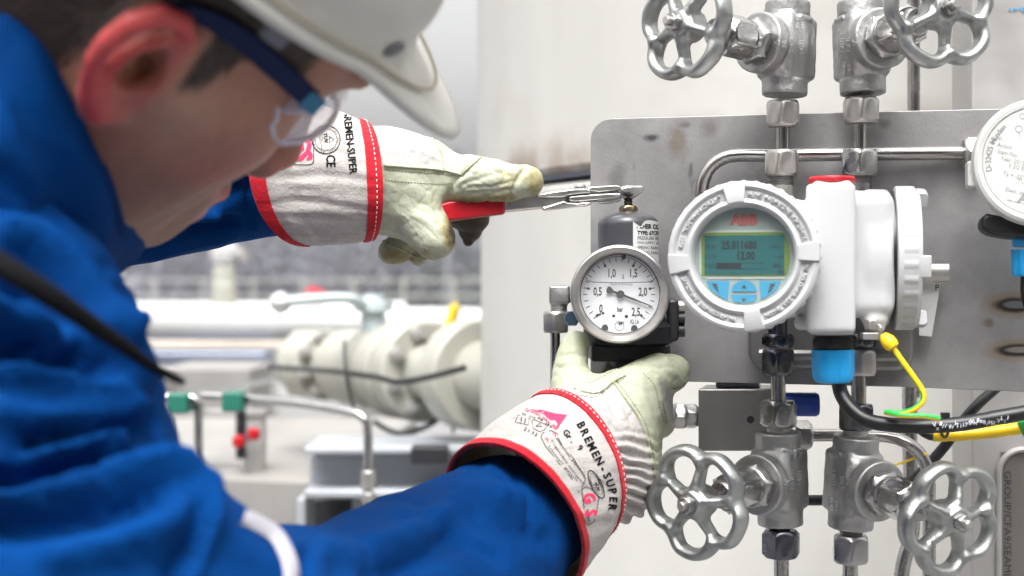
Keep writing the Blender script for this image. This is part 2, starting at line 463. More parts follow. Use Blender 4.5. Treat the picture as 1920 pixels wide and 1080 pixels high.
M_bluecap = mat('blue_cap_plastic', (.015, .06, .38), .35, var=.1, vscale=80)
M_cable = mat('black_cable', (.007, .007, .008), .42, var=.3, vscale=150, bump=.15, bscale=200)
M_yel = mat('yellow_plastic', (.85, .55, .01), .4, var=.05, vscale=100)
M_grn = mat('green_wire', (.02, .35, .06), .4)
M_regp = mat('grey_enamel', (.05, .05, .058), .33, var=.12, vscale=40, bump=.12, bscale=180, coat=.15)
M_regb = mat('dark_casting', (.018, .018, .022), .45, var=.2, vscale=60, bump=.3, bscale=300)
M_block = mat('grey_block_steel', (.30, .29, .28), .42, metal=.85, var=.12, vscale=25, rvar=.08, bump=.1, bscale=500)
M_glass = mat('clear_glass', (1, 1, 1), .02, trans=1.0, ior=1.45)
M_boltblue = mat('blued_bolt', (.16, .26, .36), .25, metal=1, var=.2, vscale=150)

def joint_stain(m, z0):
    nt = m.node_tree; N = nt.nodes; L = nt.links; b = N['Principled BSDF']; src = b.inputs['Base Color'].links[0].from_socket
    tc = N.new('ShaderNodeTexCoord'); sp = N.new('ShaderNodeSeparateXYZ'); L.new(tc.outputs['Object'], sp.inputs[0])
    mr = N.new('ShaderNodeMapRange'); mr.inputs[1].default_value = z0; mr.inputs[2].default_value = z0 + .05; mr.inputs[3].default_value = 1; mr.inputs[4].default_value = 0; L.new(sp.outputs[2], mr.inputs[0])
    nz = N.new('ShaderNodeTexNoise'); nz.inputs['Scale'].default_value = 14; nz.inputs['Detail'].default_value = 7; L.new(tc.outputs['Object'], nz.inputs['Vector'])
    n2 = N.new('ShaderNodeMapRange'); n2.inputs[1].default_value = .42; n2.inputs[2].default_value = .62; L.new(nz.outputs[0], n2.inputs[0])
    mu = N.new('ShaderNodeMath'); mu.operation = 'MULTIPLY'; L.new(mr.outputs[0], mu.inputs[0]); L.new(n2.outputs[0], mu.inputs[1])
    mx = N.new('ShaderNodeMix'); mx.data_type = 'RGBA'; L.new(mu.outputs[0], mx.inputs[0]); L.new(src, mx.inputs[6]); mx.inputs[7].default_value = (.24, .17, .12, 1); L.new(mx.outputs[2], b.inputs['Base Color'])
    return m
# ================================================================ the setting
def structure(name, g, m, **k):
    o = obj(name, g, m, **k); o['kind'] = 'structure'; return o
g = MB(); g.box((-300, -30, -.3), (300, 700, 0)); structure('ground', g, M_ground, sharp=0)
g = MB(); g.box((-3.6, 26, .001), (40, 60, .02)); tag(obj('grass', g, M_grass), kind='structure')

# pale cylindrical tank: upper jacket, dark joint, lower jacket
TC = Vector((.573, 1.93, 0)); TR = .62
T = thing('storage_tank', 'tall pale painted cylindrical tank behind the grey mounting plate', 'tank', Matrix.Translation(TC))
zj = CZ + 224 / F * 1.60
g = MB(); g.lathe([(TR - .05, zj - .004), (TR - .006, zj - .004), (TR, zj + .002), (TR, zj + .03), (TR, 3.2)], 220); obj('upper_jacket', g, joint_stain(mat('tank_paint_upper', (.50, .488, .462), .55, var=.06, vscale=7, stretch=(1, 1, .2), bump=.25, bscale=45, dirt=(.40, .375, .335), dscale=5, dthr=(.52, .85), bdist=.0015), zj), T)
g = MB(); g.lathe([(TR - .03, zj - .0092), (TR - .022, zj - .009), (TR - .02, zj - .001)], 220); obj('joint_band', g, M_bluegrey, T)
g = MB(); g.lathe([(TR - .045, zj - .018), (TR - .045, zj - .0093)], 220); obj('joint_gap', g, M_darkgap, T)
g = MB(); g.lathe([(TR - .005, 0), (TR - .005, zj - .022), (TR - .009, zj - .0165), (TR - .046, zj - .0182)], 220); obj('lower_jacket', g, M_tank, T)

# steel post at the right edge with its seam
Tp = thing('steel_post', 'grey steel channel post standing between the plate and the right edge', 'post', Matrix.Translation(Vector((.36, 1.08, 0))))
x0, x1 = (1822 - 960) / F * 1.08 - .36, (2080 - 960) / F * 1.08 - .36
g = MB(); g.box((x0, 0, 0), (x1, .05, 2.3)); obj('web', g, M_galv, Tp, bevel=.002)
g = MB()
xs, ys = (1880 - 960) / F * 1.07 - .36, CZ - (845 - 540) / F * 1.07
rp = [(xs + .018 - .018 * math.cos(a), ys - .018 + .018 * math.sin(a)) for a in [k * PI / 16 for k in range(0, 9)]]
path = [Vector((xs, -.002, .3))] + [Vector((x, -.002, z)) for x, z in rp] + [Vector((x1, -.002, ys))]
g.tube(path, .0022, 8); obj('raised_seam', g, M_galv, Tp)
g = MB(); g.box((xs + .002, -.0008, .3), (x1, .0, ys - .002)); obj('inset_channel', g, mat('channel_steel', (.20, .185, .17), .45, metal=.5, var=.12, vscale=30, stretch=(1, 1, .1)), Tp)
fl = Flat(); fl.text('GROUP/CFA9/SEAMLESS TUBE', 0, 0, .0078, -PI / 2, sx=1.15, align='LEFT')
g = fl.mapped(lambda x, y: (xs + .0065 + x, -.0012, ys - .016 + y)); obj('stamped_text', g, M_greyink, Tp)

# vertical tubes behind the plate
def vtube(px, Y, r, y0, y1, label, m=M_tube, extra=None, group=None):
    t = thing('vertical_tube', label, 'tube', P(px, y1, Y), group)
    pts = smooth_path([P(px, y0, Y)] + (extra or []) + [P(px, y1, Y)], .01) if not extra else smooth_path([P(px, y0, Y)] + extra, .006)
    g = MB(); g.tube(pts, r, 20); obj('tube', g, m, t, world=True); return t
vtube(1713, 1.10, .0048, -120, 745, 'thin vertical steel tube between the tank and the plate, right of the upper valves')
vtube(1705, 1.06, .0055, 700, 1150, 'bright tube kinked near the bottom behind the lower right handwheel', extra=[P(1706, 850, 1.06), P(1711, 960, 1.06), P(1708, 1010, 1.06), P(1693, 1060, 1.06), P(1680, 1180, 1.06)])
# ================================================================ blurred background plant, left of the tank
def far_trees():
    rnd = random.Random(3)
    mats = [mat('bare_wood_grey', (.19, .185, .215), .95, var=.25, vscale=.8), mat('conifer_dull', (.11, .13, .145), .95, var=.3, vscale=.8),
            mat('bare_wood_pale', (.29, .285, .33), .95, var=.25, vscale=.8)]
    labels = [('bare grey leafless tree in the far treeline', 'bare grey trees of the far treeline'), ('dull dark conifer in the far treeline', 'dark conifers of the far treeline'),
              ('pale misty leafless tree in the far treeline', 'pale leafless trees of the far treeline')]
    protos = []
    for k in range(3):
        t = thing('bare_tree' if k != 1 else 'conifer_tree', labels[k][0], 'tree', Matrix.Identity(4), labels[k][1])
        g = MB(); g.tube([Vector((0, 0, 0)), Vector((.1, 0, 3)), Vector((0, .1, 6.5))], [.22, .15, .04], 7); obj('trunk', g, mats[k], t)
        g = MB()
        for i in range(1500):
            h = rnd.uniform(.7, 7.2); R = (2.3 * math.sin(min(1, h / 7.4) * PI) ** .6 if k != 1 else 2.0 * (1 - h / 7.6) + .15)
            a = rnd.uniform(0, 2 * PI); q = R * rnd.uniform(.2, 1) ** .6
            c = Vector((q * math.cos(a), q * math.sin(a), h)); s = rnd.uniform(.10, .28)
            d = Vector((math.cos(a) + rnd.uniform(-.5, .5), math.sin(a) + rnd.uniform(-.5, .5), rnd.uniform(-.2, 1.2))).normalized() * s * (1.5 if k != 1 else 1)
            w = d.cross(Vector((rnd.uniform(-1, 1), rnd.uniform(-1, 1), .3))).normalized() * s * (.28 if k != 1 else .5)
            g.add([c - w, c + w, c + d + w * .3, c + d - w * .3], [(0, 1, 2, 3)])
        obj('crown', g, mats[k], t, sharp=0); protos.append(t)
    first = [True] * 3
    spots = []
    for row, (Y, n) in enumerate(((62, 30), (67, 30), (73, 28))):
        for i in range(n): spots.append((-26 + 32.0 * i / n + rnd.uniform(-.4, .4), Y + rnd.uniform(-1.5, 1.5)))
    for x, y in spots:
        k = rnd.choice((0, 0, 1, 2, 2)); s = rnd.uniform(.75, 1.05)
        M = Matrix.Translation(Vector((x, y, 0))) @ Matrix.Rotation(rnd.uniform(0, 6), 4, 'Z') @ Matrix.Scale(s, 4)
        if first[k]: protos[k].matrix_basis = M; WM[protos[k]] = M; first[k] = False
        else: clone(protos[k], M)
far_trees()
# unseen dark block added behind the camera to darken steel reflections and front light
th = thing('dark_blocker', 'long dark grey block added behind the camera, out of view, to darken reflections and front light', 'light blocker', Matrix.Translation(Vector((2, -9, 0))))
M_blocker = mat('blocker_dark', (.07, .072, .08), .6, var=.1, vscale=.5)
g = MB(); g.box((-24, -12, 0), (24, 0, 7.5)); obj('blocker_box', g, M_blocker, th)
g = MB(); g.box((-24.3, -12.3, 7.502), (24.3, .3, 7.8)); obj('blocker_top', g, M_blocker, th)
for x_ in (-16, -5, 7, 17):
    g = MB(); g.box((x_ - 1.6, .002, .01), (x_ + 1.6, .05, 3.6)); obj('blocker_panel', g, M_galv, th)
# perimeter fence
tf = thing('perimeter_fence', 'long grey mesh fence in front of the far trees', 'fence', Matrix.Translation(Vector((-8, 34, 0))))
for i in range(17):
    g = MB(); g.tube([Vector((-9 + i * 1.2, 0, 0)), Vector((-9 + i * 1.2, 0, 1.75))], .035, 8)
    obj('fence_post', g, M_galv, tf)
for z in (.9, 1.3, 1.68):
    g = MB(); g.tube([Vector((-9, 0, z)), Vector((10.2, 0, z))], .02, 6); obj('rail', g, M_galv, tf)

def cylx(g, a, b, r, n=40, **k):
    g.tube([a, b], r, n, **k)
t = thing('white_pipe', 'thick white pipe running level across the yard behind the flanged valve', 'pipe', P(500, 602, 5.2))
g = MB(); cylx(g, P(150, 601, 5.0), P(1150, 612, 5.6), .064, 40); obj('pipe_shell', g, M_white, t, world=True)
t = thing('white_pipe', 'thinner white pipe lying above and behind the thick one', 'pipe', P(500, 580, 6.2))
g = MB(); cylx(g, P(150, 580, 6.6), P(760, 580, 6.6), .035, 30); obj('pipe_shell', g, M_white, t, world=True)
t = thing('pipe_rack', 'low rusty grey rack carrying pipes under the thick white pipe', 'rack', P(500, 650, 5.4))
g = MB(); g.box(tuple(P(150, 660, 5.9)), tuple(P(870, 640, 6.1))); obj('beam', g, M_tankrust, t, world=True)
for px in (330, 505, 690):
    g = MB(); a = P(px, 660, 6.0); g.box((a.x - .05, a.y - .03, 0), (a.x + .05, a.y + .03, a.z)); obj('leg', g, M_galv, t, world=True)

# pale post at far left, pressure transmitter mast
t = thing('pale_column', 'blurred pale column beside the blue jacket, below the far sleeve', 'column', P(190, 1100, 3.2))
g = MB(); a = P(192, 560, 3.2); g.box((a.x - .035, a.y, 0), (a.x + .035, a.y + .06, CZ + .15)); obj('column_shaft', g, M_white, t, world=True, bevel=.004)
t = thing('instrument_mast', 'blurred white instrument head on a stub mast above the white pipe', 'instrument', P(420, 600, 6))
g = MB(); o_ = P(420, 560, 6.0)
g.lathe([(.05, -.08), (.05, .06), (.045, .065), (.045, .13), (.035, .14)], 24, Matrix.Translation(o_)); obj('mast', g, M_cream, t, world=True)
g = MB(); g.lathe([(.02, .14), (.045, .15), (.055, .18), (.055, .22), (.035, .24)], 24, Matrix.Translation(o_)); obj('head', g, M_white, t, world=True)
g = MB(); o2 = P(446, 478, 6.0); g.tube([o2 - Vector((.0, 0, 0)), o2 + Vector((.03, -.02, 0))], .028, 20); obj('side_cap', g, M_galv, t, world=True)
g = MB(); g.tube([P(572, 562, 6.4), P(600, 574, 6.4)], .07, 16); tag(obj('red_cap', g, M_red), 'red blurred cap on the white pipe right of the instrument mast', 'cap')

# flanged ball valve
A0, A1 = P(582, 682, 2.60), P(905, 704, 2.06)
ax = (A1 - A0).normalized(); FM = frame(A0, ax, (0, 0, 1))
t = thing('flanged_valve', 'cream painted flanged pipe valve with large bolts and light blue lever', 'valve', FM)
L = (A1 - A0).length
k = L / 100.0
def seg(name, z0, z1, r, m=M_cream, ch=.004):
    g = MB(); g.lathe([(r - ch, z0 * k), (r, z0 * k + ch), (r, z1 * k - ch), (r - ch, z1 * k)], 48); return obj(name, g, m, t)
R1 = .080
seg('end_cap', -5, -2, .045); seg('flange', -3, 4, .062); seg('flange', 6, 13, .063)
seg('gasket', 3.5, 6.5, .050, M_darkgap)
seg('body_neck', 12, 27, .040); seg('body_drum', 25, 42, .063); seg('joint_ring', 42.5, 48, .067); seg('body_drum', 48.5, 56, .064)
seg('flange', 57, 64, .078); seg('gasket', 63.5, 66.5, .062, M_darkgap); seg('flange', 66, 73, .079)
seg('body_neck', 72, 93, .044); seg('flange', 92, 100, .081); seg('pipe_end', 99, 150, .05)
for z, s in ((13, 1), (73, 1), (92, -1), (57, -1), (-3, -1)):
    for i in range(8):
        a = i * PI / 4 + .3
        M = Matrix.Translation(Vector(((.052 if z < 30 else .062) * math.cos(a), (.052 if z < 30 else .062) * math.sin(a), z * k)))
        g = MB(); g.hexnut(.0115, 0 if s > 0 else -.010, .010 if s > 0 else 0, M, n=24); g.lathe([(.0055, 0), (.0055, s * .020)] if s > 0 else [(.0055, -.020), (.0055, 0)], 12, M)
        obj('bolt', g, M_galv, t)
Mlv = mat('pale_blue_lever', (.50, .57, .58), .4)
g = MB(); st = P(700, 585, 2.35)
g.lathe([(.02, -.06), (.02, .0), (.032, .002), (.032, .016), (.016, .018), (.016, .03)], 20, Matrix.Translation(st)); obj('stem_cap', g, Mlv, t, world=True)
g = MB(); g.tube(smooth_path([P(715, 572, 2.35), P(680, 572, 2.33), P(655, 560, 2.3), P(600, 560, 2.25), P(530, 566, 2.2)], .01), .0085, 10, sq=1.8); obj('lever', g, Mlv, t, world=True)
g = MB(); g.lathe([(.0, -.018), (.013, -.012), (.018, 0), (.013, .012), (0, .018)], 20, Matrix.Translation(P(526, 567, 2.2)), False, False); obj('lever_knob', g, M_white, t, world=True)
# black cable lashed along the valve
t = thing('lashed_cable', 'thin black cable strapped along the cream flanged valve', 'cable', P(700, 710, 2.1))
g = MB(); g.tube(smooth_path([P(505, 688, 2.5), P(560, 692, 2.38), P(620, 696, 2.24), P(700, 706, 2.10), P(745, 716, 2.04), P(800, 708, 1.98), P(870, 690, 1.90)], .01), .0045, 8); obj('cable_run', g, M_cable, t, world=True)
for px, y0, y1 in ((660, 640, 770), (846, 610, 810)):
    g = MB(); g.tube(smooth_path([P(px - 14, y0, 2.28), P(px - 10, (y0 + y1) / 2, 2.14), P(px + 4, y1, 2.24)], .01), .003, 6); obj('strap', g, M_cable, t, world=True)
g = MB(); g.tube(smooth_path([P(700, 790, 2.2), P(745, 812, 2.2), P(800, 800, 2.2), P(840, 770, 2.15)], .01), .004, 8); obj('slack_loop', g, M_cable, t, world=True)
g = MB(); g.tube([P(842, 612, 3.0), P(852, 580, 3.0), P(860, 575, 3.0)], .012, 8); tag(obj('yellow_hook', g, M_yel), 'small yellow hook sticking up by the tank edge over the valve', 'hook')

# bent impulse tubes with green clamps
M_green = mat('green_clamp', (.01, .13, .09), .5)
def bent(label, pts, cl, r=.0062):
    t = thing('impulse_tube', label, 'tube', pts[-1]); g = MB(); g.tube(smooth_path(pts, .006), r, 14); obj('tube', g, M_galv if False else M_chrome, t, world=True)
    for px, py, Y in cl:
        c = P(px, py, Y); g = MB(); g.box((c.x - .014, c.y - .02, c.z - .013), (c.x + .014, c.y + .02, c.z + .013)); tag(obj('green_clamp', g, M_green, bevel=.003), 'green plastic tube clamp %s' % ('left of the pair, near the blue jacket' if px < 400 else 'right of the pair, above the red knobs'), 'clamp')
    return t
bent('bright bent tube turning down beside the blue jacket', [P(180, 745, 1.9), P(280, 745, 1.9), P(350, 745, 1.9), P(368, 752, 1.9), P(372, 780, 1.9), P(372, 950, 1.9), P(372, 1300, 1.9)], [(338, 755, 1.9)])
t2 = bent('long bright tube running right then turning down over the grey beam', [P(380, 742, 1.95), P(450, 746, 1.93), P(560, 756, 1.88), P(655, 772, 1.84), P(682, 785, 1.83), P(690, 812, 1.83), P(690, 940, 1.83), P(692, 1300, 1.83)], [(440, 752, 1.93)])
g = MB(); g.hexnut(.0085, -.012, .012, Matrix.Translation(P(691, 900, 1.83)), n=24); g.hexnut(.0075, -.03, -.016, Matrix.Translation(P(691, 900, 1.83)), n=24); obj('union_nut', g, M_ss2, t2, world=True)
bent('thin bright tube running back over the yard behind the green clamps', [P(340, 745, 2.2), P(430, 728, 2.6), P(520, 712, 3.2), P(640, 700, 3.6)], [], .006)
t = thing('drain_cock', 'small blurred valve with two red knobs under the right green clamp', 'valve', P(450, 860, 2.3))
g = MB(); g.tube([P(452, 770, 2.3), P(452, 860, 2.3)], .009, 10); obj('cock_body', g, M_dkss, t, world=True)
for q in ((448, 828), (476, 814)):
    g = MB(); g.lathe([(0, -.011), (.009, -.008), (.0115, 0), (.009, .008), (0, .011)], 14, Matrix.Translation(P(*q, 2.27)), False, False); obj('knob', g, M_red, t, world=True)
g = MB(); g.tube([P(448, 828, 2.28), P(476, 814, 2.28)], .005, 8); obj('knob_stem', g, M_dkss, t, world=True)
# support frame under clamps, plinth, beam
t = thing('pipe_stand', 'grey steel stand with two legs under the green clamps', 'stand', P(400, 1000, 2.3))
for px in (305, 478):
    g = MB(); a = P(px, 780, 2.35); g.box((a.x - .016, a.y - .016, 0), (a.x + .016, a.y + .016, a.z)); obj('leg', g, M_galv, t, world=True)
g = MB(); a = P(280, 778, 2.35); b = P(500, 768, 2.35); g.box((a.x, a.y - .02, a.z), (b.x, b.y + .02, b.z)); obj('crossbar', g, M_galv, t, world=True)
# concrete plinth
g = MB()
q = [P(300, 900, 2.3), P(560, 1010, 1.9), P(590, 835, 2.6), P(560, 820, 3.1), P(300, 820, 3.1)]
zt = CZ - (860 - 540) / F * 2.5
poly = [(-.75, 2.35), (-.28, 2.22), (-.22, 3.3), (-1.0, 3.3)]
g.prism(poly, 0, zt); tag(obj('concrete_plinth', g, M_conc, bevel=.01), 'pale concrete plinth in the yard left of the grey steel beam', 'plinth')
t = thing('steel_beam', 'grey galvanised steel beam on a short frame below the flanged valve', 'beam', P(720, 1100, 2.0))
M_gpaint = mat('grey_paint', (.40, .42, .45), .5, metal=.2, var=.1, vscale=8)
def bx(name, x0, y0, x1, y1, Y, dep, m=M_gpaint, bev=.003):
    a = P(x0, y1, Y); b = P(x1, y0, Y); g = MB(); g.box((a.x, Y, a.z), (b.x, Y + dep, b.z)); return obj(name, g, m, t, world=True, bevel=bev)
bx('top_flange', 570, 838, 930, 852, 2.0, .16); bx('web', 580, 853, 930, 918, 2.06, .01); bx('bottom_flange', 570, 919, 930, 934, 2.0, .16)
bx('side_channel', 556, 935, 572, 1400, 2.0, .1); bx('inner_leg', 660, 935, 676, 1400, 2.1, .06); bx('back_plate', 573, 935, 930, 1400, 2.17, .01, M_regb)
bx('saddle_plate', 770, 838, 840, 870, 1.96, .04, M_regb)
# distant low equipment under the white pipe
for i, (x0, y0, x1, y1, Y, m, lab) in enumerate(((230, 660, 500, 690, 5.0, M_bluegrey, 'long low blue grey tray under the white pipe'), (300, 690, 470, 735, 4.6, M_conc, 'pale block behind the left green clamp'),
        (520, 655, 640, 700, 5.6, M_white, 'white cabinet under the thick white pipe'), (210, 700, 300, 800, 4.4, M_galv, 'grey cabinet close to the blue jacket contour'))):
    a = P(x0, y1, Y); b = P(x1, y0, Y); g = MB(); g.box((a.x, Y, 0 if i != 0 else a.z), (b.x, Y + .4, b.z)); g2 = tag(obj('yard_equipment', g, m, bevel=.01), lab, 'equipment')
# ================================================================ mounting plate
pX0 = (1200 - 960) / F
def PY(px): return (.233 * pX0 + .972) / (.233 * (px - 960) / F + .972)
PN = Vector((-.233, -.972, 0)).normalized(); PE = Vector((.972, -.233, 0)).normalized()
def PP(px, py, off=0): return P(px, py, PY(px)) + PN * off
PO = PP(1500, 470); PM = Matrix((PE, -PN, Vector((0, 0, 1)))).transposed().to_4x4(); PM.translation = PO
def plate_mat():
    m, nt, b = new_mat('plate_steel'); N = nt.nodes; L = nt.links
    tc = N.new('ShaderNodeTexCoord'); cs = None
    def noise(sc, det=6, ro=.6, st=None):
        n = N.new('ShaderNodeTexNoise'); n.inputs['Scale'].default_value = sc; n.inputs['Detail'].default_value = det; n.inputs['Roughness'].default_value = ro
        s = tc.outputs['Object']
        if st: mp = N.new('ShaderNodeMapping'); mp.inputs['Scale'].default_value = st; L.new(s, mp.inputs[0]); s = mp.outputs[0]
        L.new(s, n.inputs['Vector']); return n.outputs[0]
    def mr(s, a, b_, c, d):
        r = N.new('ShaderNodeMapRange'); r.inputs[1].default_value = a; r.inputs[2].default_value = b_; r.inputs[3].default_value = c; r.inputs[4].default_value = d
        L.new(s, r.inputs[0]); return r.outputs[0]
    def mix(f, a, b_, mode='MIX'):
        x = N.new('ShaderNodeMix'); x.data_type = 'RGBA'; x.blend_type = mode
        for sk, v in ((x.inputs[0], f), (x.inputs[6], a), (x.inputs[7], b_)):
            if isinstance(v, tuple): sk.default_value = (*v, 1)
            elif isinstance(v, (int, float)): sk.default_value = v
            else: L.new(v, sk)
        return x.outputs[2]
    base = (.40, .39, .395)
    c = mix(mr(noise(9), .3, .7, 0, 1), (.235, .228, .23), (.385, .375, .378))
    c = mix(1.0, c, mr(noise(60, 5), .3, .7, .90, 1.08), 'MULTIPLY')
    c = mix(mr(noise(75, 3, .5, (1, 1, .4)), .68, .74, 0, .75), c, (.10, .10, .10))
    def spot(px, py, rx, ry, col, s, soft=.5, warp=.4):
        nonlocal c
        o = PM.inverted() @ PP(px, py)
        vm = N.new('ShaderNodeMapping'); vm.vector_type = 'POINT'
        kx, kz = 1 / (rx * U(.97)), 1 / (ry * U(.97))
        vm.inputs['Scale'].default_value = (kx, 0, kz); vm.inputs['Location'].default_value = (-o.x * kx, 0, -o.z * kz)
        L.new(tc.outputs['Object'], vm.inputs[0])
        ln = N.new('ShaderNodeVectorMath'); ln.operation = 'LENGTH'; L.new(vm.outputs[0], ln.inputs[0])
        ad = N.new('ShaderNodeMath'); ad.operation = 'ADD'; L.new(ln.outputs['Value'], ad.inputs[0]); L.new(mr(noise(90, 4), .3, .7, -warp, warp), ad.inputs[1])
        c = mix(mr(ad.outputs[0], 1 - soft, 1 + soft, s, 0), c, col); return ad.outputs[0]
    spot(1222, 258, 14, 6, (.05, .05, .055), .9); spot(1270, 268, 16, 30, (.15, .11, .06), .55); spot(1330, 240, 18, 14, (.13, .12, .10), .5)
    spot(1158, 335, 16, 26, (.10, .10, .10), .5); spot(1285, 235, 10, 6, (.10, .10, .10), .6)
    spot(1660, 232, 10, 8, (.07, .07, .07), .5); spot(1855, 605, 8, 8, (.15, .11, .05), .6); spot(1700, 280, 90, 20, (.42, .41, .42), .3)
    spot(1903, 572, 48, 20, (.26, .17, .07), .75, .45, .1); spot(1908, 657, 50, 17, (.26, .17, .07), .7, .45, .1)
    spot(1904, 572, 36, 13, (.02, .018, .02), .95, .22, .08); spot(1909, 657, 38, 11, (.02, .018, .02), .95, .22, .08)
    spot(1908, 571, 24, 7, (.20, .21, .22), .9, .25, .08); spot(1913, 656, 25, 5.5, (.26, .24, .22), .9, .25, .08)
    L.new(c, b.inputs['Base Color']); b.inputs['Metallic'].default_value = .55
    L.new(mr(noise(22), .3, .7, .42, .6), b.inputs['Roughness'])
    bp = N.new('ShaderNodeBump'); bp.inputs['Strength'].default_value = .25; bp.inputs['Distance'].default_value = .0006
    L.new(noise(700, 3, .5, (1, 1, .6)), bp.inputs['Height']); L.new(bp.outputs[0], b.inputs['Normal'])
    return m
cr = []
for k_ in range(9):
    a = PI + k_ * PI / 16 * -1; cr.append((1107 + 38 + 38 * math.cos(a), 222 + 42 - 42 * math.sin(PI - a if False else -a + 2 * PI) if False else 222 + 42 - 42 * math.sin(k_ * PI / 16)))
cr = [(1107 + 38 - 38 * math.cos(k_ * PI / 16), 264 - 42 * math.sin(k_ * PI / 16)) for k_ in range(9)]
outl = [(1107, 706)] + cr + [(1500, 212.5), (2080, 199), (2080, 741), (1700, 726)] + [(1150 - 43 + 30, 712)]
pl2 = []
for x, y in outl:
    q = PM.inverted() @ PP(x, y); pl2.append((q.x, q.z))
T = thing('mounting_plate', 'large grey scuffed steel plate with rounded corner and heat burns, fixed before the tank', 'plate', PM)
g = MB(); g.prism([(x, -z) for x, z in pl2], 0, .005, Matrix.Rotation(-PI / 2, 4, 'X')); plate = obj('plate_sheet', g, plate_mat(), T, bevel=.0006)
# bracket (rounded rectangular tray) behind transmitter
g = MB()
a, b = PM.inverted() @ PP(1405, 690), PM.inverted() @ PP(1712, 560)
w, h = (b.x - a.x), (b.z - a.z); rr = .012
pr = []
for cx, cy, a0 in ((w - rr, h - rr, 0), (rr, h - rr, PI / 2), (rr, rr, PI), (w - rr, rr, 1.5 * PI)):
    for k_ in range(6): aa = a0 + k_ * PI / 10; pr.append((cx + rr * math.cos(aa), cy + rr * math.sin(aa)))
BMx = Matrix.Translation(Vector((a.x, 0, a.z))) @ Matrix.Rotation(PI / 2, 4, 'X')
g.prism(pr, .0005, .012, BMx)
obj('pressed_bracket', g, M_block, T, bevel=.003)
g = MB(); a = PM.inverted() @ PP(1415, 663)
obj('pressed_rib', MB().tube([a + Vector((.004, -.013, 0)), a + Vector((w - .012, -.013, 0))], .004, 10), M_block, T)

# ================================================================ fittings on the two valve columns
VY = .945
def nut(g, px, y0, y1, Y, ap_px, rot=0, M0=None, **k):
    a = P(px, y1, Y); b = P(px, y0, Y)
    g.hexnut(ap_px * U(Y), 0, (b - a).length, Matrix.Translation(a) @ Matrix.Rotation(rot, 4, 'Z'), **k)
def cylv(g, px, y0, y1, Y, r_px, n=24, px1=None):
    a = P(px if px1 is None else px1, y1, Y); b = P(px, y0, Y); g.tube([a, b], r_px * U(Y), n)
def threads(g, px, y0, y1, Y, r_px, pitch=3.2):
    a = P(px, y1, Y); b = P(px, y0, Y); L_ = (b - a).length; n = max(3, int((y1 - y0) / pitch)); prof = []
    for i in range(n): prof += [(r_px * U(Y) * .92, L_ * i / n), (r_px * U(Y), L_ * (i + .5) / n)]
    prof.append((r_px * U(Y) * .92, L_)); g.lathe(prof, 24, Matrix.Translation(a))
def fitting(label, parts, px, y, Y=VY):
    t = thing('compression_fitting', label, 'pipe fitting', P(px, y, Y))
    for kind, x, y0, y1, r, m, rot in parts:
        g = MB()
        if kind == 'nut': nut(g, x, y0, y1, Y, r, rot)
        elif kind == 'tube': cylv(g, x, y0, y1, Y, r)
        else: threads(g, x, y0, y1, Y, r)
        obj({'nut': 'hex_nut', 'tube': 'tube_stub', 'thread': 'thread'}[kind], g, m, t, world=True)
    return t
fitting('fitting with pale hex nuts under the upper left valve', [('nut', 1468, 189, 238, 29, M_ss2, .25), ('tube', 1467, 236, 284, 14, M_tube, 0), ('nut', 1466, 282, 331, 28.5, M_ss2, .15), ('thread', 1466, 329, 350, 24, M_ss, 0), ('tube', 1466, 349, 420, 25, M_ss2, 0)], 1467, 330)
fitting('fitting with stained hex nuts under the upper right valve', [('nut', 1614, 183, 232, 31, M_ss2, .42), ('tube', 1612, 230, 284, 14, M_tube, 0), ('nut', 1611, 281, 331, 32, M_ss, .35), ('thread', 1611, 329, 345, 23, M_ss, 0), ('tube', 1611, 344, 420, 23, M_ss, 0)], 1613, 330)
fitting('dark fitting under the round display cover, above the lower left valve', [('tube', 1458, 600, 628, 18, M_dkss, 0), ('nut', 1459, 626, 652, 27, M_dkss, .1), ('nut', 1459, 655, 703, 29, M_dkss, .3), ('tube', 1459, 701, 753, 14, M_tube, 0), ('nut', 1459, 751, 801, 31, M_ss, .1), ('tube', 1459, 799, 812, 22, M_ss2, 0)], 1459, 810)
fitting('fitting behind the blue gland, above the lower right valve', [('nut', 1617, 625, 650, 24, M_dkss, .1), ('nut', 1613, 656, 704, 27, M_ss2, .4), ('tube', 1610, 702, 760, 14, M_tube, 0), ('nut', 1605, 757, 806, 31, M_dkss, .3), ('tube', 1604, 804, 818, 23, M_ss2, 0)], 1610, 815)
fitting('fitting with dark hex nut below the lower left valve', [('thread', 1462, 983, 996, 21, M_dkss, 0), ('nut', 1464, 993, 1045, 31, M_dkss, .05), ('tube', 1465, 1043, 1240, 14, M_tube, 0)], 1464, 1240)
fitting('fitting with bright hex nut below the lower right valve', [('thread', 1596, 992, 1006, 22, M_ss, 0), ('nut', 1595, 1003, 1055, 31, M_ss, .35), ('tube', 1594, 1053, 1250, 14, M_tube, 0)], 1595, 1250)

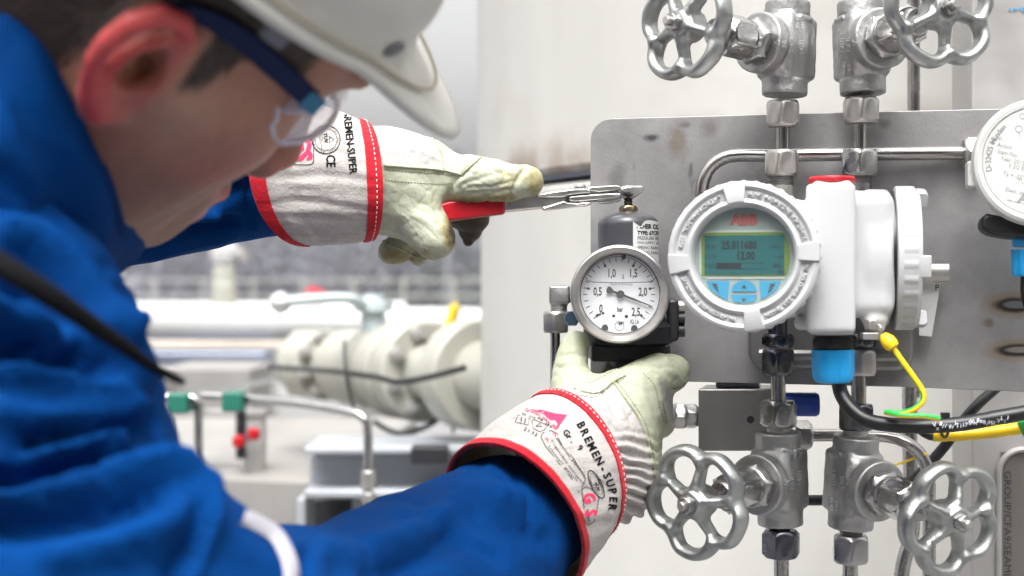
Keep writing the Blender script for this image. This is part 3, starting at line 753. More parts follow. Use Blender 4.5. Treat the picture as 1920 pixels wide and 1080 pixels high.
# ================================================================ handwheel valves
def wheel_mesh():
    f = Field((-.045, -.045, -.011), (.045, .045, .011), .0008)
    ring = []
    for i in range(90):
        p = 2 * PI * i / 90; dv = abs(((p - PI / 5 + PI / 5) % (2 * PI / 5)) - PI / 5); r = .0338 - .0064 * math.exp(-((PI / 5 - abs(((p) % (2 * PI / 5)) - PI / 5) - PI / 5) / .25) ** 2) if False else .0341 - .0060 * math.exp(-(abs((p % (2 * PI / 5)) - PI / 5) / .26) ** 2)
        ring.append((r * math.cos(p), r * math.sin(p), .0006 * math.cos(5 * p)))
    f.tube(ring + [ring[0]], .0041, .002)
    for i in range(5):
        p = (i + .5) * 2 * PI / 5; c, s = math.cos(p), math.sin(p)
        f.tube([(.006 * c, .006 * s, .001), (.014 * c, .014 * s, .001), (.022 * c, .022 * s, -.0005), (.0268 * c, .0268 * s, 0)], [.0048, .0037, .0033, .0042], .003)
    f.cyl((0, 0, -.006), (0, 0, .0035), .0105, .001, .003)
    f.cyl((0, 0, .002), (0, 0, .0062), .0078, .0006, .001)
    V, Q = f.mesh(); V = relax(V, Q, 1, .4); V[:, 2] *= 1.55; V = V * np.array([.965, .965, 1.0])
    N_ = vnormals(V, Q); V = V + N_ * (fbm(V, 90, 3, 2) * .00035)[:, None]
    return V, Q
def vbody_mesh():
    f = Field((-.024, -.04, -.037), (.024, .026, .037), .0008)
    f.cyl((0, 0, -.031), (0, 0, .031), .0138, .001, .002)
    f.cyl((0, 0, -.031), (0, 0, -.0215), .0150, .001, .001); f.cyl((0, 0, .0215), (0, 0, .031), .0150, .001, .001)
    f.rbox((0, .001, 0), (.0142, .0150, .021), .004, None, .003)
    f.cyl((0, .002, 0), (0, -.024, 0), .0150, .001, .008, r2=.0185)
    f.cyl((0, -.020, 0), (0, -.0295, 0), .0200, .0012, .0025)
    f.rbox((.0, .0165, 0), (.006, .004, .010), .0012, None, .002)
    f.rbox((.0143, .002, .019), (.0012, .006, .0015), .0004, None, .001); f.rbox((-.0143, .002, .019), (.0012, .006, .0015), .0004, None, .001)
    V, Q = f.mesh(); V = relax(V, Q, 1, .4)
    N_ = vnormals(V, Q); V = V + N_ * (fbm(V, 300, 3, 2) * .00018)[:, None]
    return V, Q
WV = wheel_mesh(); BV = vbody_mesh()
def make_valve(M, label, name='handwheel_valve'):
    t = thing(name, label, 'valve', M, 'needle valves with five lobed handwheels')
    obj('valve_body', BV, M_cast, t, sharp=0)
    R_ = Matrix.Rotation(PI / 2, 4, 'X')     # local z -> -y
    g = MB(); g.hexnut(.0135, .0295, .0375, R_, rot=.2); obj('lock_nut', g, M_ss, t)
    g = MB(); g.lathe([(.0125, .0375), (.0125, .041)], 32, R_); g.hexnut(.0122, .041, .062, R_, rot=.5, ch=.08); obj('bonnet', g, M_chrome, t)
    g = MB(); g.hexnut(.0085, .062, .071, R_, n=36); g.lathe([(.0042, .070), (.0042, .101)], 20, R_); g.lathe([(.0046, .078), (.0046, .0795)], 20, R_); obj('stem', g, M_ss, t)
    return t
def put_wheel(t, phase):
    base = Matrix.Translation(Vector((0, -.095, 0))) @ Matrix.Rotation(PI / 2, 4, 'X') @ Matrix.Rotation(phase, 4, 'Z')
    o = obj('handwheel', wheel_me, M_wheel, t); o.matrix_basis = base
    n_ = bpy.data.objects.new('wheel_nut', nut_me); C.objects.link(n_); n_.parent = o; WM[n_] = WM[t]
    s_ = bpy.data.objects.new('stem_end', stem_me); C.objects.link(s_); s_.parent = o
    fl = Flat(); fl.arctext('OPEN', 0, 0, .0088, PI * .8, PI * .25, .0030, .02); fl.arctext('CLOSE', 0, 0, .0088, PI * 1.2, PI * 1.85, .0028, .02, True)
    mb = fl.mapped(lambda x, y: (x, y, .0049)); 
    if phase is not None:
        c = obj('cast_lettering', mb, M_wheel, None); c.parent = o
        c.matrix_basis = Matrix.Rotation(-phase, 4, 'Z')
wheel_me = None
tmp = obj('handwheel', WV, M_wheel, None, sharp=0); wheel_me = tmp.data; bpy.data.objects.remove(tmp)
g = MB(); g.lathe([(.0068, .0075), (.0068, .009), (.0045, .0092)], 28); g.hexnut(.0050, .009, .0150, n=36); tmp = obj('wheel_nut', g, M_ss); nut_me = tmp.data; bpy.data.objects.remove(tmp)
g = MB(); g.lathe([(.0029, .0145), (.0029, .0178), (.0024, .0185)], 20); tmp = obj('stem_end', g, M_ss2); stem_me = tmp.data; bpy.data.objects.remove(tmp)
specs = [(1474, 92, -51, 'upper left handwheel valve over the plate, five lobed wheel turned to the left', -56, 3), (1615, 90, 15, 'upper right handwheel valve over the plate, wheel almost face on', -46, 4),
         (1461, 897, -42, 'lower left handwheel valve beside the gloved hand, steel coloured open wheel', -28, -3), (1600, 903, 23, 'lower right handwheel valve under the yellow cable marker', -28, -6)]
proto = None; valves = []
for px, py, ang, lab, ph, tilt in specs:
    M = Matrix.Translation(P(px, py, VY)) @ Matrix.Rotation(math.radians(ang), 4, 'Z') @ Matrix.Rotation(math.radians(-tilt), 4, 'X')
    if proto is None: t = make_valve(M, lab); proto = t; protoc = [c for c in t.children]
    else:
        t = thing('handwheel_valve', lab, 'valve', M, 'needle valves with five lobed handwheels')
        for c0 in protoc:
            c = c0.copy(); C.objects.link(c); c.parent = t; WM[c] = M
    valves.append((t, M, ph))
for t, M, ph in valves: put_wheel(t, math.radians(ph))
# cast lettering on the valve bodies
M_casthi = mat('cast_high_spots', (.62, .62, .61), .4, metal=.6)
def body_text(t, M, items):
    bv = bvh_of([M @ Vector(v) for v in BV[0]], BV[1])
    fl = Flat()
    for s, x, y, size, ang in items: fl.text(s, x, -y, size, math.radians(ang), bold=.015, sx=.95)
    out = MB(); ok = []
    for x, y in fl.v:
        p, n = hit(bv, x, -y, .00055); out.v.append(tuple(p) if p else (0, 0, 0)); ok.append(p is not None)
    out.f = [f for f in fl.f if all(ok[i] for i in f)]; out.m = [0] * len(out.f)
    if out.f: obj('cast_lettering', out, M_casthi, t, world=True, sharp=0)
body_text(valves[0][0], valves[0][1], [('\u25b3', 1458, 80, 12, 90), ('NI', 1470, 82, 13, 90), ('316 Ti', 1482, 84, 11, 90), ('1.4571', 1502, 88, 11, 90), ('PN 400', 1494, 40, 9, 90), ('DN 5', 1504, 44, 9, 90)])
body_text(valves[1][0], valves[1][1], [('1.4571', 1581, 84, 11, 90), ('316 Ti', 1592, 84, 11, 90), ('NI', 1604, 80, 13, 90), ('PN 400', 1584, 128, 9, 90), ('DN 5', 1594, 130, 9, 90)])
body_text(valves[2][0], valves[2][1], [('NI', 1474, 904, 13, 90), ('316 Ti', 1484, 906, 10, 90), ('1.4571', 1498, 896, 11, 90), ('PN 400', 1490, 848, 9, 90), ('DN 5', 1500, 850, 9, 90)])
body_text(valves[3][0], valves[3][1], [('1.4571', 1564, 896, 12, -90), ('316 Ti', 1580, 906, 11, -90), ('NI', 1592, 904, 13, -90), ('PN 400', 1560, 945, 9, -90), ('DN 5', 1570, 948, 9, -90)])

# ================================================================ horizontal tubes
t = thing('horizontal_tube', 'polished tube bending down at its left end and running level behind the upper fittings', 'tube', P(1310, 360, .965))
g = MB(); g.tube(smooth_path([P(1316, 480, .968), P(1316, 400, .968), P(1316, 362, .968), P(1320, 335, .967), P(1334, 311, .966), P(1357, 296, .965), P(1385, 291, .964), P(1450, 291, .961), P(1600, 289, .953), P(1815, 287, .943)], .004), 12.6 * U(.96), 24); obj('tube', g, M_tube, t, world=True)
g = MB(); a = P(1806, 287, .943); g.hexnut(27 * U(.94), 0, .013, frame(a, (1, -.12, 0), (0, 0, 1)), rot=.5); obj('end_nut', g, M_ss2, t, world=True)
t = thing('impulse_tube', 'bent tube leaving the block and turning down behind the lower right handwheel', 'tube', P(1745, 1100, .99))
g = MB(); g.tube(smooth_path([P(1515, 816, .99), P(1600, 816, .99), P(1662, 818, .99), P(1700, 830, .985), P(1730, 858, .985), P(1741, 900, .985), P(1742, 960, .985), P(1742, 1250, .985)], .005), 12 * U(.99), 20); obj('tube', g, M_tube, t, world=True)
g = MB(); g.hexnut(25 * U(.99), 0, .012, frame(P(1488, 816, .99), (1, 0, 0), (0, 0, 1))); g.hexnut(21 * U(.99), 0, .007, frame(P(1478, 816, .99), (1, 0, 0), (0, 0, 1))); obj('end_nut', g, M_ss, t, world=True)

# ================================================================ manifold block behind the hand
t = thing('manifold_block', 'grey square steel block with drilled hole and blue plastic cap under the plate', 'block', P(1385, 845, 1.0))
def pbox(x0, y0, x1, y1, o0, o1):
    q = [PP(x0, y1, o0), PP(x1, y1, o0), PP(x1, y0, o0), PP(x0, y0, o0)]; q2 = [v - PN * (o0 - o1) for v in q]
    g_ = MB(); g_.add(q + q2, [(0, 1, 2, 3), (7, 6, 5, 4), (4, 5, 1, 0), (5, 6, 2, 1), (6, 7, 3, 2), (7, 4, 0, 3)]); return g_
g = pbox(1310, 729, 1450, 845, .003, -.045); obj('block', g, M_block, t, world=True, bevel=.0012)
g = pbox(1340, 717.5, 1422, 728, -.007, -.03); obj('spacer', g, M_dkss, t, world=True, bevel=.001)
g = MB(); g.lathe([(.0026, -.0004), (.0026, .0003)], 24, frame(PP(1408, 786, .0032), PN)); obj('drilled_hole', g, M_darkgap, t, world=True)
for i, (x0, x1, ap, m) in enumerate(((1284, 1308, 21, M_ss), (1262, 1286, 23, M_ss2))):
    g = MB(); g.hexnut(ap * U(.99), 0, (x1 - x0) * U(.99), frame(P(x0, 780, 1.0), (1, 0, 0), (0, 0, 1)), rot=.2 + i * .3); obj('hex_adapter', g, m, t, world=True)
g = MB(); g.tube([P(1302, 781, 1.0), P(1314, 781, 1.0)], 18 * U(1), 20); obj('thread', g, M_brass, t, world=True)
g = MB()
g.lathe([(.0078, 0), (.0082, .001), (.0082, .0215), (.0070, .0235), (.0, .0237)], 72, frame(P(1470, 758, .975), (1, -.1, 0)), rf=lambda th, r, z: r * (1 - (.035 if (int(th / (2 * PI) * 72) % 2 and .001 < z < .0215) else 0)))
obj('blue_cap', g, M_bluecap, t, world=True)
g = MB(); g.tube([P(1440, 758, .98), P(1472, 758, .976)], 15 * U(.98), 20); obj('cap_stub', g, M_ss, t, world=True)

# ================================================================ elbow at the left of the gauge
t = thing('elbow_fitting', 'steel elbow with square nut over a vertical tube, left of the gauge', 'pipe fitting', P(1040, 680, .975))
g = MB(); g.tube(smooth_path([P(1046, 590, .975), P(1046, 562, .975), P(1050, 549, .975), P(1064, 545, .975), P(1085, 545, .972)], .0015), [15 * U(.975)] * 40, 20) if False else None
f = Field(P(1015, 640, .975) - Vector((0, .03, 0)), P(1120, 510, .975) + Vector((0, .03, 0)), .0008)
f.tube([P(1048, 600, .975), P(1048, 552, .975)], [15.5 * U(.975)] * 2, .002); f.tube([P(1049, 552, .975), P(1085, 552, .975)], [15 * U(.975)] * 2, .003)
f.rbox(P(1048, 552, .975), (18 * U(.975), .0065, 16 * U(.975)), .001, None, .002)
V, Q = f.mesh(); V = relax(V, Q, 1, .4); obj('elbow_body', (V, Q), M_cast, t, world=True, sharp=0)
g = MB(); nut(g, 1042, 584, 624, .975, 23, .5); obj('hex_nut', g, M_ss2, t, world=True)
g = MB(); cylv(g, 1041, 622, 1300, .975, 9.5); obj('tube', g, M_tube, t, world=True)
g = MB(); g.hexnut(13.5 * U(.955), 0, .006, frame(P(1073, 598, .955), (-.1, -1, .1))); tag(obj('blued_bolt', g, M_boltblue), 'small bluish hex bolt head between the elbow and the gauge', 'bolt')

# ================================================================ pressure regulator
RY = .968; cx = 1178
RM = Matrix.Translation(P(cx, 680, RY)); RZ = lambda y: (680 - y) * U(RY); rp_ = lambda p: p * U(RY)
t = thing('pressure_regulator', 'dark grey regulator with domed bonnet and printed label behind the gauge', 'regulator', RM)
bz = Vector((0, 0, 0))
g = MB(); g.lathe([(rp_(57), RZ(560)), (rp_(57), RZ(425)), (rp_(57), RZ(420)), (rp_(55), RZ(413)), (rp_(49), RZ(407)), (rp_(32), RZ(401)), (rp_(18), RZ(398)), (rp_(15), RZ(396))], 96); obj('bonnet', g, M_regp, t)
g = MB(); g.hexnut(rp_(15.5), RZ(399), RZ(386), n=36); obj('lock_nut', g, M_brass, t)
g = MB(); pr_ = []
for i in range(7): pr_ += [(rp_(7.2), RZ(388 - i * 3)), (rp_(8.6), RZ(386.5 - i * 3))]
g.lathe(pr_, 20, cap0=True); obj('adjusting_screw', g, M_thread, t)
g = MB(); g.lathe([(rp_(78), RZ(645)), (rp_(84), RZ(641)), (rp_(84), RZ(612)), (rp_(80), RZ(608)), (rp_(70), RZ(600)), (rp_(64), RZ(560))], 72); obj('diaphragm_flange', g, M_regb, t)
g = MB(); g.box((-rp_(72), -.018, RZ(676)), (rp_(74), .02, RZ(644))); obj('valve_block', g, M_regb, t, bevel=.002)
g = MB(); g.lathe([(rp_(30), RZ(720)), (rp_(34), RZ(714)), (rp_(34), RZ(674))], 40); obj('bottom_cap', g, M_regb, t)
g = MB(); g.box((rp_(70), -.012, RZ(640)), (rp_(92), .01, RZ(560))); obj('side_boss', g, M_regb, t, bevel=.003)
for z in (597, 620, 575):
    g = MB(); g.tube([Vector((rp_(66), -.004, RZ(z))), Vector((rp_(104), -.004, RZ(z)))], .0042, 16); obj('side_bolt', g, M_regb if z != 575 else M_ss2, t)
# label wrapped on the bonnet
def onb(px, py, off=.0003):
    dx = (px - cx); dx = max(-56.5, min(56.5, dx)); a = math.asin(dx / 57.5); r = rp_(57) + off
    return Vector((r * math.sin(a), -r * math.cos(a), RZ(py)))
lab = [(1182, 418), (1190, 424), (1196, 428), (1201, 420), (1205, 416), (1215, 415), (1225, 416), (1232, 417)]
g = MB(); top = lab; nL = 14; rows = []
xs_ = [1182 + i * (1233.5 - 1182) / nL for i in range(nL + 1)]
def topy(x):
    for (x0, y0), (x1, y1) in zip(lab[:-1], lab[1:]):
        if x <= x1: return y0 + (y1 - y0) * (x - x0) / (x1 - x0)
    return 417
for k_ in range(2): rows.append([onb(x, topy(x) if k_ == 0 else 520) for x in xs_])
g.grid(rows, closed=False); obj('printed_label', g, M_label, t)
fl = Flat()
for s, x, y, sz, bd in (('FISHER CONTROLS', 1188, 427, 11.5, .04), ('TYPE: 67CFR-224', 1190, 439, 10, .035), ('PRESSURE REG', 1190, 448.5, 9, 0), ('MAX SUPPLY 250 PSI', 1190, 457, 7.2, 0), ('SPRING RANGE', 1190, 466, 8.5, 0), ('SPRING RANGE', 1190, 475, 8.5, 0)):
    fl.text(s, x, -y, sz, 0, bd, 'LEFT', sx=.82)
keep = MB(); V_ = [onb(x, -y, .0005) for x, y in fl.v]; keep.v = [tuple(v) for v in V_]
keep.f = [f_ for f_ in fl.f if all(fl.v[i][0] < 1233 and not (-fl.v[i][1] < topy(fl.v[i][0])) for i in f_)]; keep.m = [0] * len(keep.f)
obj('label_print', keep, M_ink, t, sharp=0)

# ================================================================ pressure gauge
GY = .922; GU = U(GY)
GM = frame(P(1162, 551.5, GY), (-.10, -.995, -.01), (1, -.10, 0))
t = thing('pressure_gauge', 'round liquid filled pressure gauge with white dial, steel bezel and black needle', 'gauge', GM)
g = MB(); g.lathe([(86 * GU, -.034), (86 * GU, -.009)], 96); obj('case', g, M_ss, t)
g = MB(); g.lathe([(87 * GU, -.010), (92.5 * GU, -.009), (93 * GU, -.006), (93 * GU, .001), (91 * GU, .0032), (88 * GU, .0038), (79 * GU, .0030), (76.5 * GU, .0014), (75.5 * GU, -.006)], 128, cap0=False, cap1=False); obj('bezel', g, M_ss2, t)
g = MB(); g.lathe([(76 * GU, -.0075), (76 * GU, -.0068)], 96); dial = obj('dial', g, mat('dial_white', (.62, .63, .65), .5), t)
DC = (1160.5, 550.5)
def gd(px, py, z=-.0066): return Vector(((px - 1162) * GU, -(py - 551.5) * GU, z))
fl = Flat()
for s, x, y, sz in (('1,0', 1146, 513, 22), ('1,5', 1187, 513, 22), ('0,5', 1120, 547.5, 22), ('2,0', 1205, 548, 22), ('0', 1126, 580, 22), ('2,5', 1192, 586, 22), ('bar', 1162, 581, 13), ('KL1,6', 1189.5, 604, 11), ('S', 1168, 519.5, 12)):
    fl.text(s, x, -y, sz, 0, .025, sx=.62)
fl.text('Made in Germany', 1165, -533, 6.5, 0, 0, sx=.9); fl.text('IMT', 1164, -607, 8, 0, .01)
for i in range(26):
    a = math.radians(225 - 10.8 * i); major = i % 5 == 0
    r0, r1, w = (60 if not major else 56), 68, (1.5 if not major else 1.8)
    c, s = math.cos(a), math.sin(a)
    fl.line([(DC[0] + r0 * c, -DC[1] + r0 * s), (DC[0] + r1 * c, -DC[1] + r1 * s)], w)
    if major: fl.line([(DC[0] + 56 * c, -DC[1] + 56 * s), (DC[0] + 61.5 * c, -DC[1] + 61.5 * s)], 4.6)
fl.line([(1117, -594), (1126, -589)], 3.4); fl.ring(1161, -612, 8.5, .9, 30); fl.line([(1161, -612), (1167, -606)], 1)
for x, y, r in ((1130, 588, 2.6), (1174, 594, 3.3), (1150, 593, 3.0)): fl.poly([(x + r * math.cos(q), -y + r * math.sin(q)) for q in [2 * PI * k_ / 16 for k_ in range(16)]])
for x, y in ((1133.5, 615), (1189, 616)): fl.poly([(x - 6.3, -y - 5), (x + 6.3, -y - 5), (x + 6.3, -y), (x + 4.5, -y + 4.5), (x, -y + 6.3), (x - 4.5, -y + 4.5), (x - 6.3, -y)])
fl.poly([(1165, -478), (1173, -478), (1173, -484), (1169, -487), (1165, -484)])
obj('dial_print', fl.mapped(lambda x, y: gd(x, -y)), M_ink, t)
fl = Flat(); pts = [(1098, -520), (1101, -526), (1112, -529), (1160, -530.5), (1212, -529), (1224, -526), (1228, -520)]
fl.line(pts, 1.6); fl.ring(1162, -551.5, 75, 2.4, 90); fl.line([(DC[0] + 70 * math.cos(math.radians(a_)), -DC[1] + 70 * math.sin(math.radians(a_))) for a_ in range(26, 156, 5)], 1.3)
obj('liquid_line', fl.mapped(lambda x, y: gd(x, -y, -.0045)), M_greyink, t)
# needle
fl = Flat(); a0 = Vector((1163, -552)); tip = Vector((1223.5, -575)); d = (tip - a0).normalized(); n_ = Vector((-d.y, d.x))
def nd(a_, w): q = a0 + d * a_ + n_ * w; return (q.x, q.y)
fl.poly([nd(0, 2.4), nd(-14, 2.2), nd(-22, 6.2), nd(-26.5, 6), nd(-28, 0), nd(-26.5, -6), nd(-22, -6.2), nd(-14, -2.2), nd(0, -2.4), nd(40, -1.5), nd(65, -.6), nd(65, .6), nd(40, 1.5)])
g = MB(); g.prism([((x - 1162) * GU, (y + 551.5) * GU) for x, y in fl.v][::-1], -.0056, -.0051); g.lathe([(7.4 * GU, -.0065), (7.4 * GU, -.0046), (6.5 * GU, -.0042)], 28, Matrix.Translation(Vector((.001 * .36, -.0005 * .3, 0)))); obj('needle', g, M_ink, t)
g = MB(); g.lathe([(1.6 * GU, -.0042), (1.6 * GU, -.0040)], 14, Matrix.Translation(Vector((GU, -.5 * GU, 0)))); obj('needle_pin', g, M_brass, t)
g = MB(); g.lathe([(76 * GU, -.0012), (76 * GU, -.0004)], 96); obj('glass', g, mat('gauge_glass', (1, 1, 1), .0, alpha=.04, spec=.5), t)
g = MB(); g.lathe([(.008, -.06), (.008, -.034)], 24, Matrix.Translation(Vector((.0, .0, 0)))); obj('back_stub', g, M_ss, t)

# ================================================================ transmitter with display
t = thing('pressure_transmitter', 'white two chamber transmitter with lit green display, red plug and blue cable gland', 'transmitter', P(1590, 640, .90))
FC = P(1393, 481, .842); FN = Vector((-.25, -.965, -.01)).normalized(); FMx = frame(FC, FN, (1, -.25, 0)); fu = .842 / F
BN = Vector((.98, -.2, 0)).normalized()
lo = P(1380, 650, .84) - Vector((.02, .02, .005)); hi = P(1690, 320, .96) + Vector((.01, .02, .005))
f = Field(lo, (hi.x, .985, hi.z), .00125)
f.cyl(FC - FN * .014, FC - FN * .060, .0425, .004, .004)
f.tube([FC - FN * .050, P(1585, 485, .905)], [.036, .036], .01)
RB = Matrix((BN, Vector((.2, .98, 0)).normalized(), Vector((0, 0, 1)))).transposed(); RB = np.array(RB)
f.rbox(P(1556, 486, .885), (44 * U(.885), .030, 136 * U(.885)), .003, RB, .002)      # front turret
f.rbox(P(1560, 350, .885), (37 * U(.885), .014, 12 * U(.885)), .005, RB, .003)
f.rbox(P(1625, 478, .895), (46 * U(.895), .032, 116 * U(.895)), .009, RB, .002)     # terminal box
f.cyl(P(1618, 484, .905), P(1618, 484, .905) + BN * .016, .0435, .003, .004)
f.tube([P(1502, 606, .885), P(1508, 604, .885)], [.0045, .0045], .002)
f.tube([P(1640, 610, .872), P(1640, 600, .872)], [.0065, .008], .002)
f.cyl(P(1560, 628, .885), P(1560, 600, .885), .0135, .001, .002)
V, Q = f.mesh(); V = relax(V, Q, 1, .5)
obj('housing', (V, Q), M_wpaint, t, world=True, sharp=0)
# front cover
g = MB()
def knurl(th, r, z):
    if r > .0435 and z < -.0042 and z > -.0165: return r + (.0010 if math.cos(th * 36) > .35 else 0)
    return r
g.lathe([(.040, -.022), (.0432, -.0215), (.0438, -.019), (.0440, -.0182), (.0440, -.0172), (.0444, -.0160), (.0446, -.006), (.0444, -.0045), (.0446, -.0040), (.0448, -.0015), (.0446, 0), (.0438, .0010), (.0418, .0016), (.0405, .0010), (.0400, .0000), (.0345, -.0004), (.0335, .0014), (.0322, .0020), (.0312, .0014), (.0300, -.0016), (.0292, -.0075)], 264, FMx, cap0=True, cap1=False, rf=knurl)
cov = obj('display_cover', g, M_wpaint, t, world=True, sharp=40)
# raised pads round the rim
for a_, half in ((97, 9), (4, 8), (279, 8), (186, 8)):
    g = MB(); rows = []
    for k_ in range(9):
        a = math.radians(a_ - half + 2 * half * k_ / 8)
        rows.append([Vector((r * math.cos(a), r * math.sin(a), z)) for r, z in ((.0318, -.001), (.0322, .0024), (.0432, .0027), (.0446, .0018), (.0449, -.0035), (.044, -.006))])
    g.grid(rows, closed=True, cap0=True, cap1=True, M=FMx); obj('cover_lug', g, M_wpaint, t, world=True, bevel=.0006)
fl = Flat()
for s, a0, a1 in (('KEEP TIGHT WHEN CIRCUIT', 170, 112), ('ALIVE IN EXPLOSIVE ATMOSPHERE', 84, 16), ('NE PAS OUVRIR SOUS TENSION', 350, 292), ('EN ATMOSPHERE EXPLOSIVE', 262, 200)):
    fl.arctext(s, 0, 0, .0372, math.radians(a0), math.radians(a1), .0038, .015)
so = obj('cast_lettering', fl.mapped(lambda x, y: FMx @ Vector((x, y, .0006))), M_wpaint, t, world=True, sharp=0).modifiers.new('t', 'SOLIDIFY'); so.thickness = .0007; so.offset = 0
Mface = mat('display_face', (.27, .33, .31), .6, spec=.1, var=.03, vscale=30)
g = MB(); g.lathe([(.0296, -.0082), (.0296, -.0070)], 96, FMx); obj('display_face', g, Mface, t, world=True)
def fd(px, py, z=-.0068):
    v = Vector(((px - 1393) * fu * 1.0, -(py - 481) * fu, z)); return FMx @ v
def clipc(px, py, r=87): 
    dx, dy = px - 1392, py - 481; d_ = math.hypot(dx, dy)
    return (1392 + dx * r / d_, 481 + dy * r / d_) if d_ > r else (px, py)
def quad(pts, z, m, name, clip=True, parent=None):
    g = MB()
    if clip:
        dense = []
        for i in range(len(pts)):
            a, b = pts[i], pts[(i + 1) % len(pts)]
            for k_ in range(12): dense.append((a[0] + (b[0] - a[0]) * k_ / 12, a[1] + (b[1] - a[1]) * k_ / 12))
        pts = [clipc(*p) for p in dense]
    g.add([fd(x, y, z) for x, y in pts], [tuple(range(len(pts)))[::-1]]); return obj(name, g, m, t, world=True, sharp=0)
Mlcdf = mat('lcd_frame', (.38, .44, .41), .4); Molive = mat('lcd_edge', (.10, .17, .01), .4)
Mlcd, nt_, b_ = new_mat('lcd_screen'); b_.inputs['Base Color'].default_value = (.0, .055, .06, 1); b_.inputs['Roughness'].default_value = .6; b_.inputs['Specular IOR Level'].default_value = .05
b_.inputs['Emission Color'].default_value = (0, .30, .30, 1); b_.inputs['Emission Strength'].default_value = .06
quad([(1309, 431), (1500, 431), (1500, 523), (1309, 523)], -.0066, Mlcdf, 'screen_frame')
quad([(1313, 435), (1500, 435), (1500, 518), (1313, 518)], -.0063, Molive, 'screen_border')
quad([(1319, 441), (1468, 441), (1468, 515), (1319, 515)], -.0060, Mlcd, 'screen')
fl = Flat(); 
fl.text('25.011680', 1384, -460, 21, 0, .045, sx=.74); fl.text('12.00', 1396, -480, 21, 0, .045, sx=.74)
fl.text('PDP', 1331, -463, 11, 0, 0); fl.text('OUT', 1331, -482, 11, 0, 0); fl.text('PVR%', 1331, -499, 10, 0, 0); fl.text('mBar', 1452, -463, 11, 0, 0); fl.text('mA', 1459, -482, 11, 0, 0); fl.text('SEC', 1455, -499, 10, 0, .03); fl.text('EU', 1463, -510, 9, 0, .04)
fl.poly([(1342, -493), (1388, -493), (1388, -504), (1342, -504)]); fl.line([(1342, -493), (1432, -493), (1432, -504), (1342, -504)], 1.2, True)
fl.text('TOP', 1334, -446, 8, 0, 0)
obj('screen_print', fl.mapped(lambda x, y: fd(x, -y, -.0058)), mat('lcd_ink', (.003, .014, .02), .7, spec=.05), t, world=True)
fl = Flat(); fl.text('ABB', 1393, -412, 28, 0, .05, sx=.98)
obj('logo', fl.mapped(lambda x, y: fd(x, -y, -.0065)), mat('logo_red', (.42, .09, .07), .5), t, world=True)
Mkey = mat('key_blue', (.02, .25, .42), .4, var=.05, vscale=80)
quad([(1322, 527), (1366, 527), (1364, 545), (1362, 570), (1350, 566), (1333, 552)], -.0064, Mkey, 'key')
quad([(1421, 527), (1462, 527), (1452, 545), (1425, 566), (1424, 548)], -.0064, Mkey, 'key')
def half(cy, up):
    pts = []
    for k_ in range(13):
        a = PI * k_ / 12; pts.append((1393 + 24 * math.cos(a), cy - (21 if up else -21) * math.sin(a)))
    return pts
quad(half(547, True), -.0064, Mkey, 'key'); quad(half(553, False), -.0064, Mkey, 'key')
fl = Flat(); fl.poly([(1388, -541), (1398, -541), (1393, -533)]); fl.poly([(1388, -560), (1393, -568), (1398, -560)])
fl.poly([(1332, -532), (1342, -532), (1346, -550), (1341, -545)]); fl.poly([(1442, -532), (1452, -532), (1444, -545), (1437, -551), (1440, -541)])
obj('key_print', fl.mapped(lambda x, y: fd(x, -y, -.0062)), M_greyink, t, world=True)
g = MB(); g.lathe([(.0293, -.0052), (.0293, -.0045)], 96, FMx); obj('window_glass', g, mat('window_glass', (1, 1, 1), .03, alpha=.02, spec=.3), t, world=True)
# rear cover, seen edge on
BC = P(1672, 484, .905); BMx = frame(BC, BN, (0, 0, 1))
g = MB(); g.lathe([(.043, -.0035), (.043, .0005)], 120, BMx); obj('gasket', g, M_black, t, world=True)
def knurl2(th, r, z):
    if .005 < z < .0135: return r + (.0006 if math.cos(th * 30) > .2 else 0)
    return r
g = MB(); g.lathe([(.0440, .0008), (.0455, .0016), (.0458, .004), (.0455, .0048), (.0452, .0052), (.0450, .0130), (.0446, .0136), (.0430, .0158), (.0350, .0162), (.0340, .0120), (.0, .0120)], 240, BMx, cap0=True, cap1=False, rf=knurl2); obj('terminal_cover', g, M_wpaint, t, world=True, sharp=40)
for a_, half_ in ((8, 17), (98, 9), (180, 17), (270, 32)):
    g = MB(); rows = []
    for k_ in range(9):
        a = math.radians(a_ - half_ + 2 * half_ * k_ / 8)
        rows.append([Vector((r * math.cos(a), r * math.sin(a), z)) for r, z in ((.034, .012), (.0345, .0205), (.0425, .0210), (.0440, .0195), (.0442, .014), (.040, .012))])
    g.grid(rows, closed=True, cap0=True, cap1=True, M=BMx); obj('cover_lug', g, M_wpaint, t, world=True, bevel=.0008)
# red plug, gland
g = MB(); g.lathe([(42 * U(.885), 0), (44 * U(.885), .001), (44 * U(.885), .0028), (41 * U(.885), .0040)], 60, Matrix.Translation(P(1560, 344, .885))); obj('red_plug', g, M_red, t, world=True)
g = MB(); nut(g, 1562, 630, 656, .885, 37, .3, n=72); obj('gland_collar', g, M_black, t, world=True)
g = MB(); zz = lambda y: (718 - y) * U(.885)
g.lathe([(26 * U(.885), 0), (33 * U(.885), .0008), (37.5 * U(.885), zz(708)), (39.5 * U(.885), zz(697)), (39.5 * U(.885), zz(664)), (39.5 * U(.885), zz(657)), (38 * U(.885), zz(655))], 96, Matrix.Translation(P(1562, 718, .885)), rf=lambda th, r, z: r * (1 - (.055 if (math.cos(6 * th + .6) < -.35 and z < zz(664)) else 0)))
obj('blue_gland', g, M_cyan, t, world=True, sharp=25)
g = MB(); g.hexnut(12 * U(.86), 0, .0062, Matrix.Translation(P(1634, 618, .866))); g.box(tuple(P(1618, 637, .862)), tuple(P(1649, 624, .862) + Vector((0, .008, 0)))); obj('earth_screw', g, M_ss2, t, world=True, bevel=.0006)
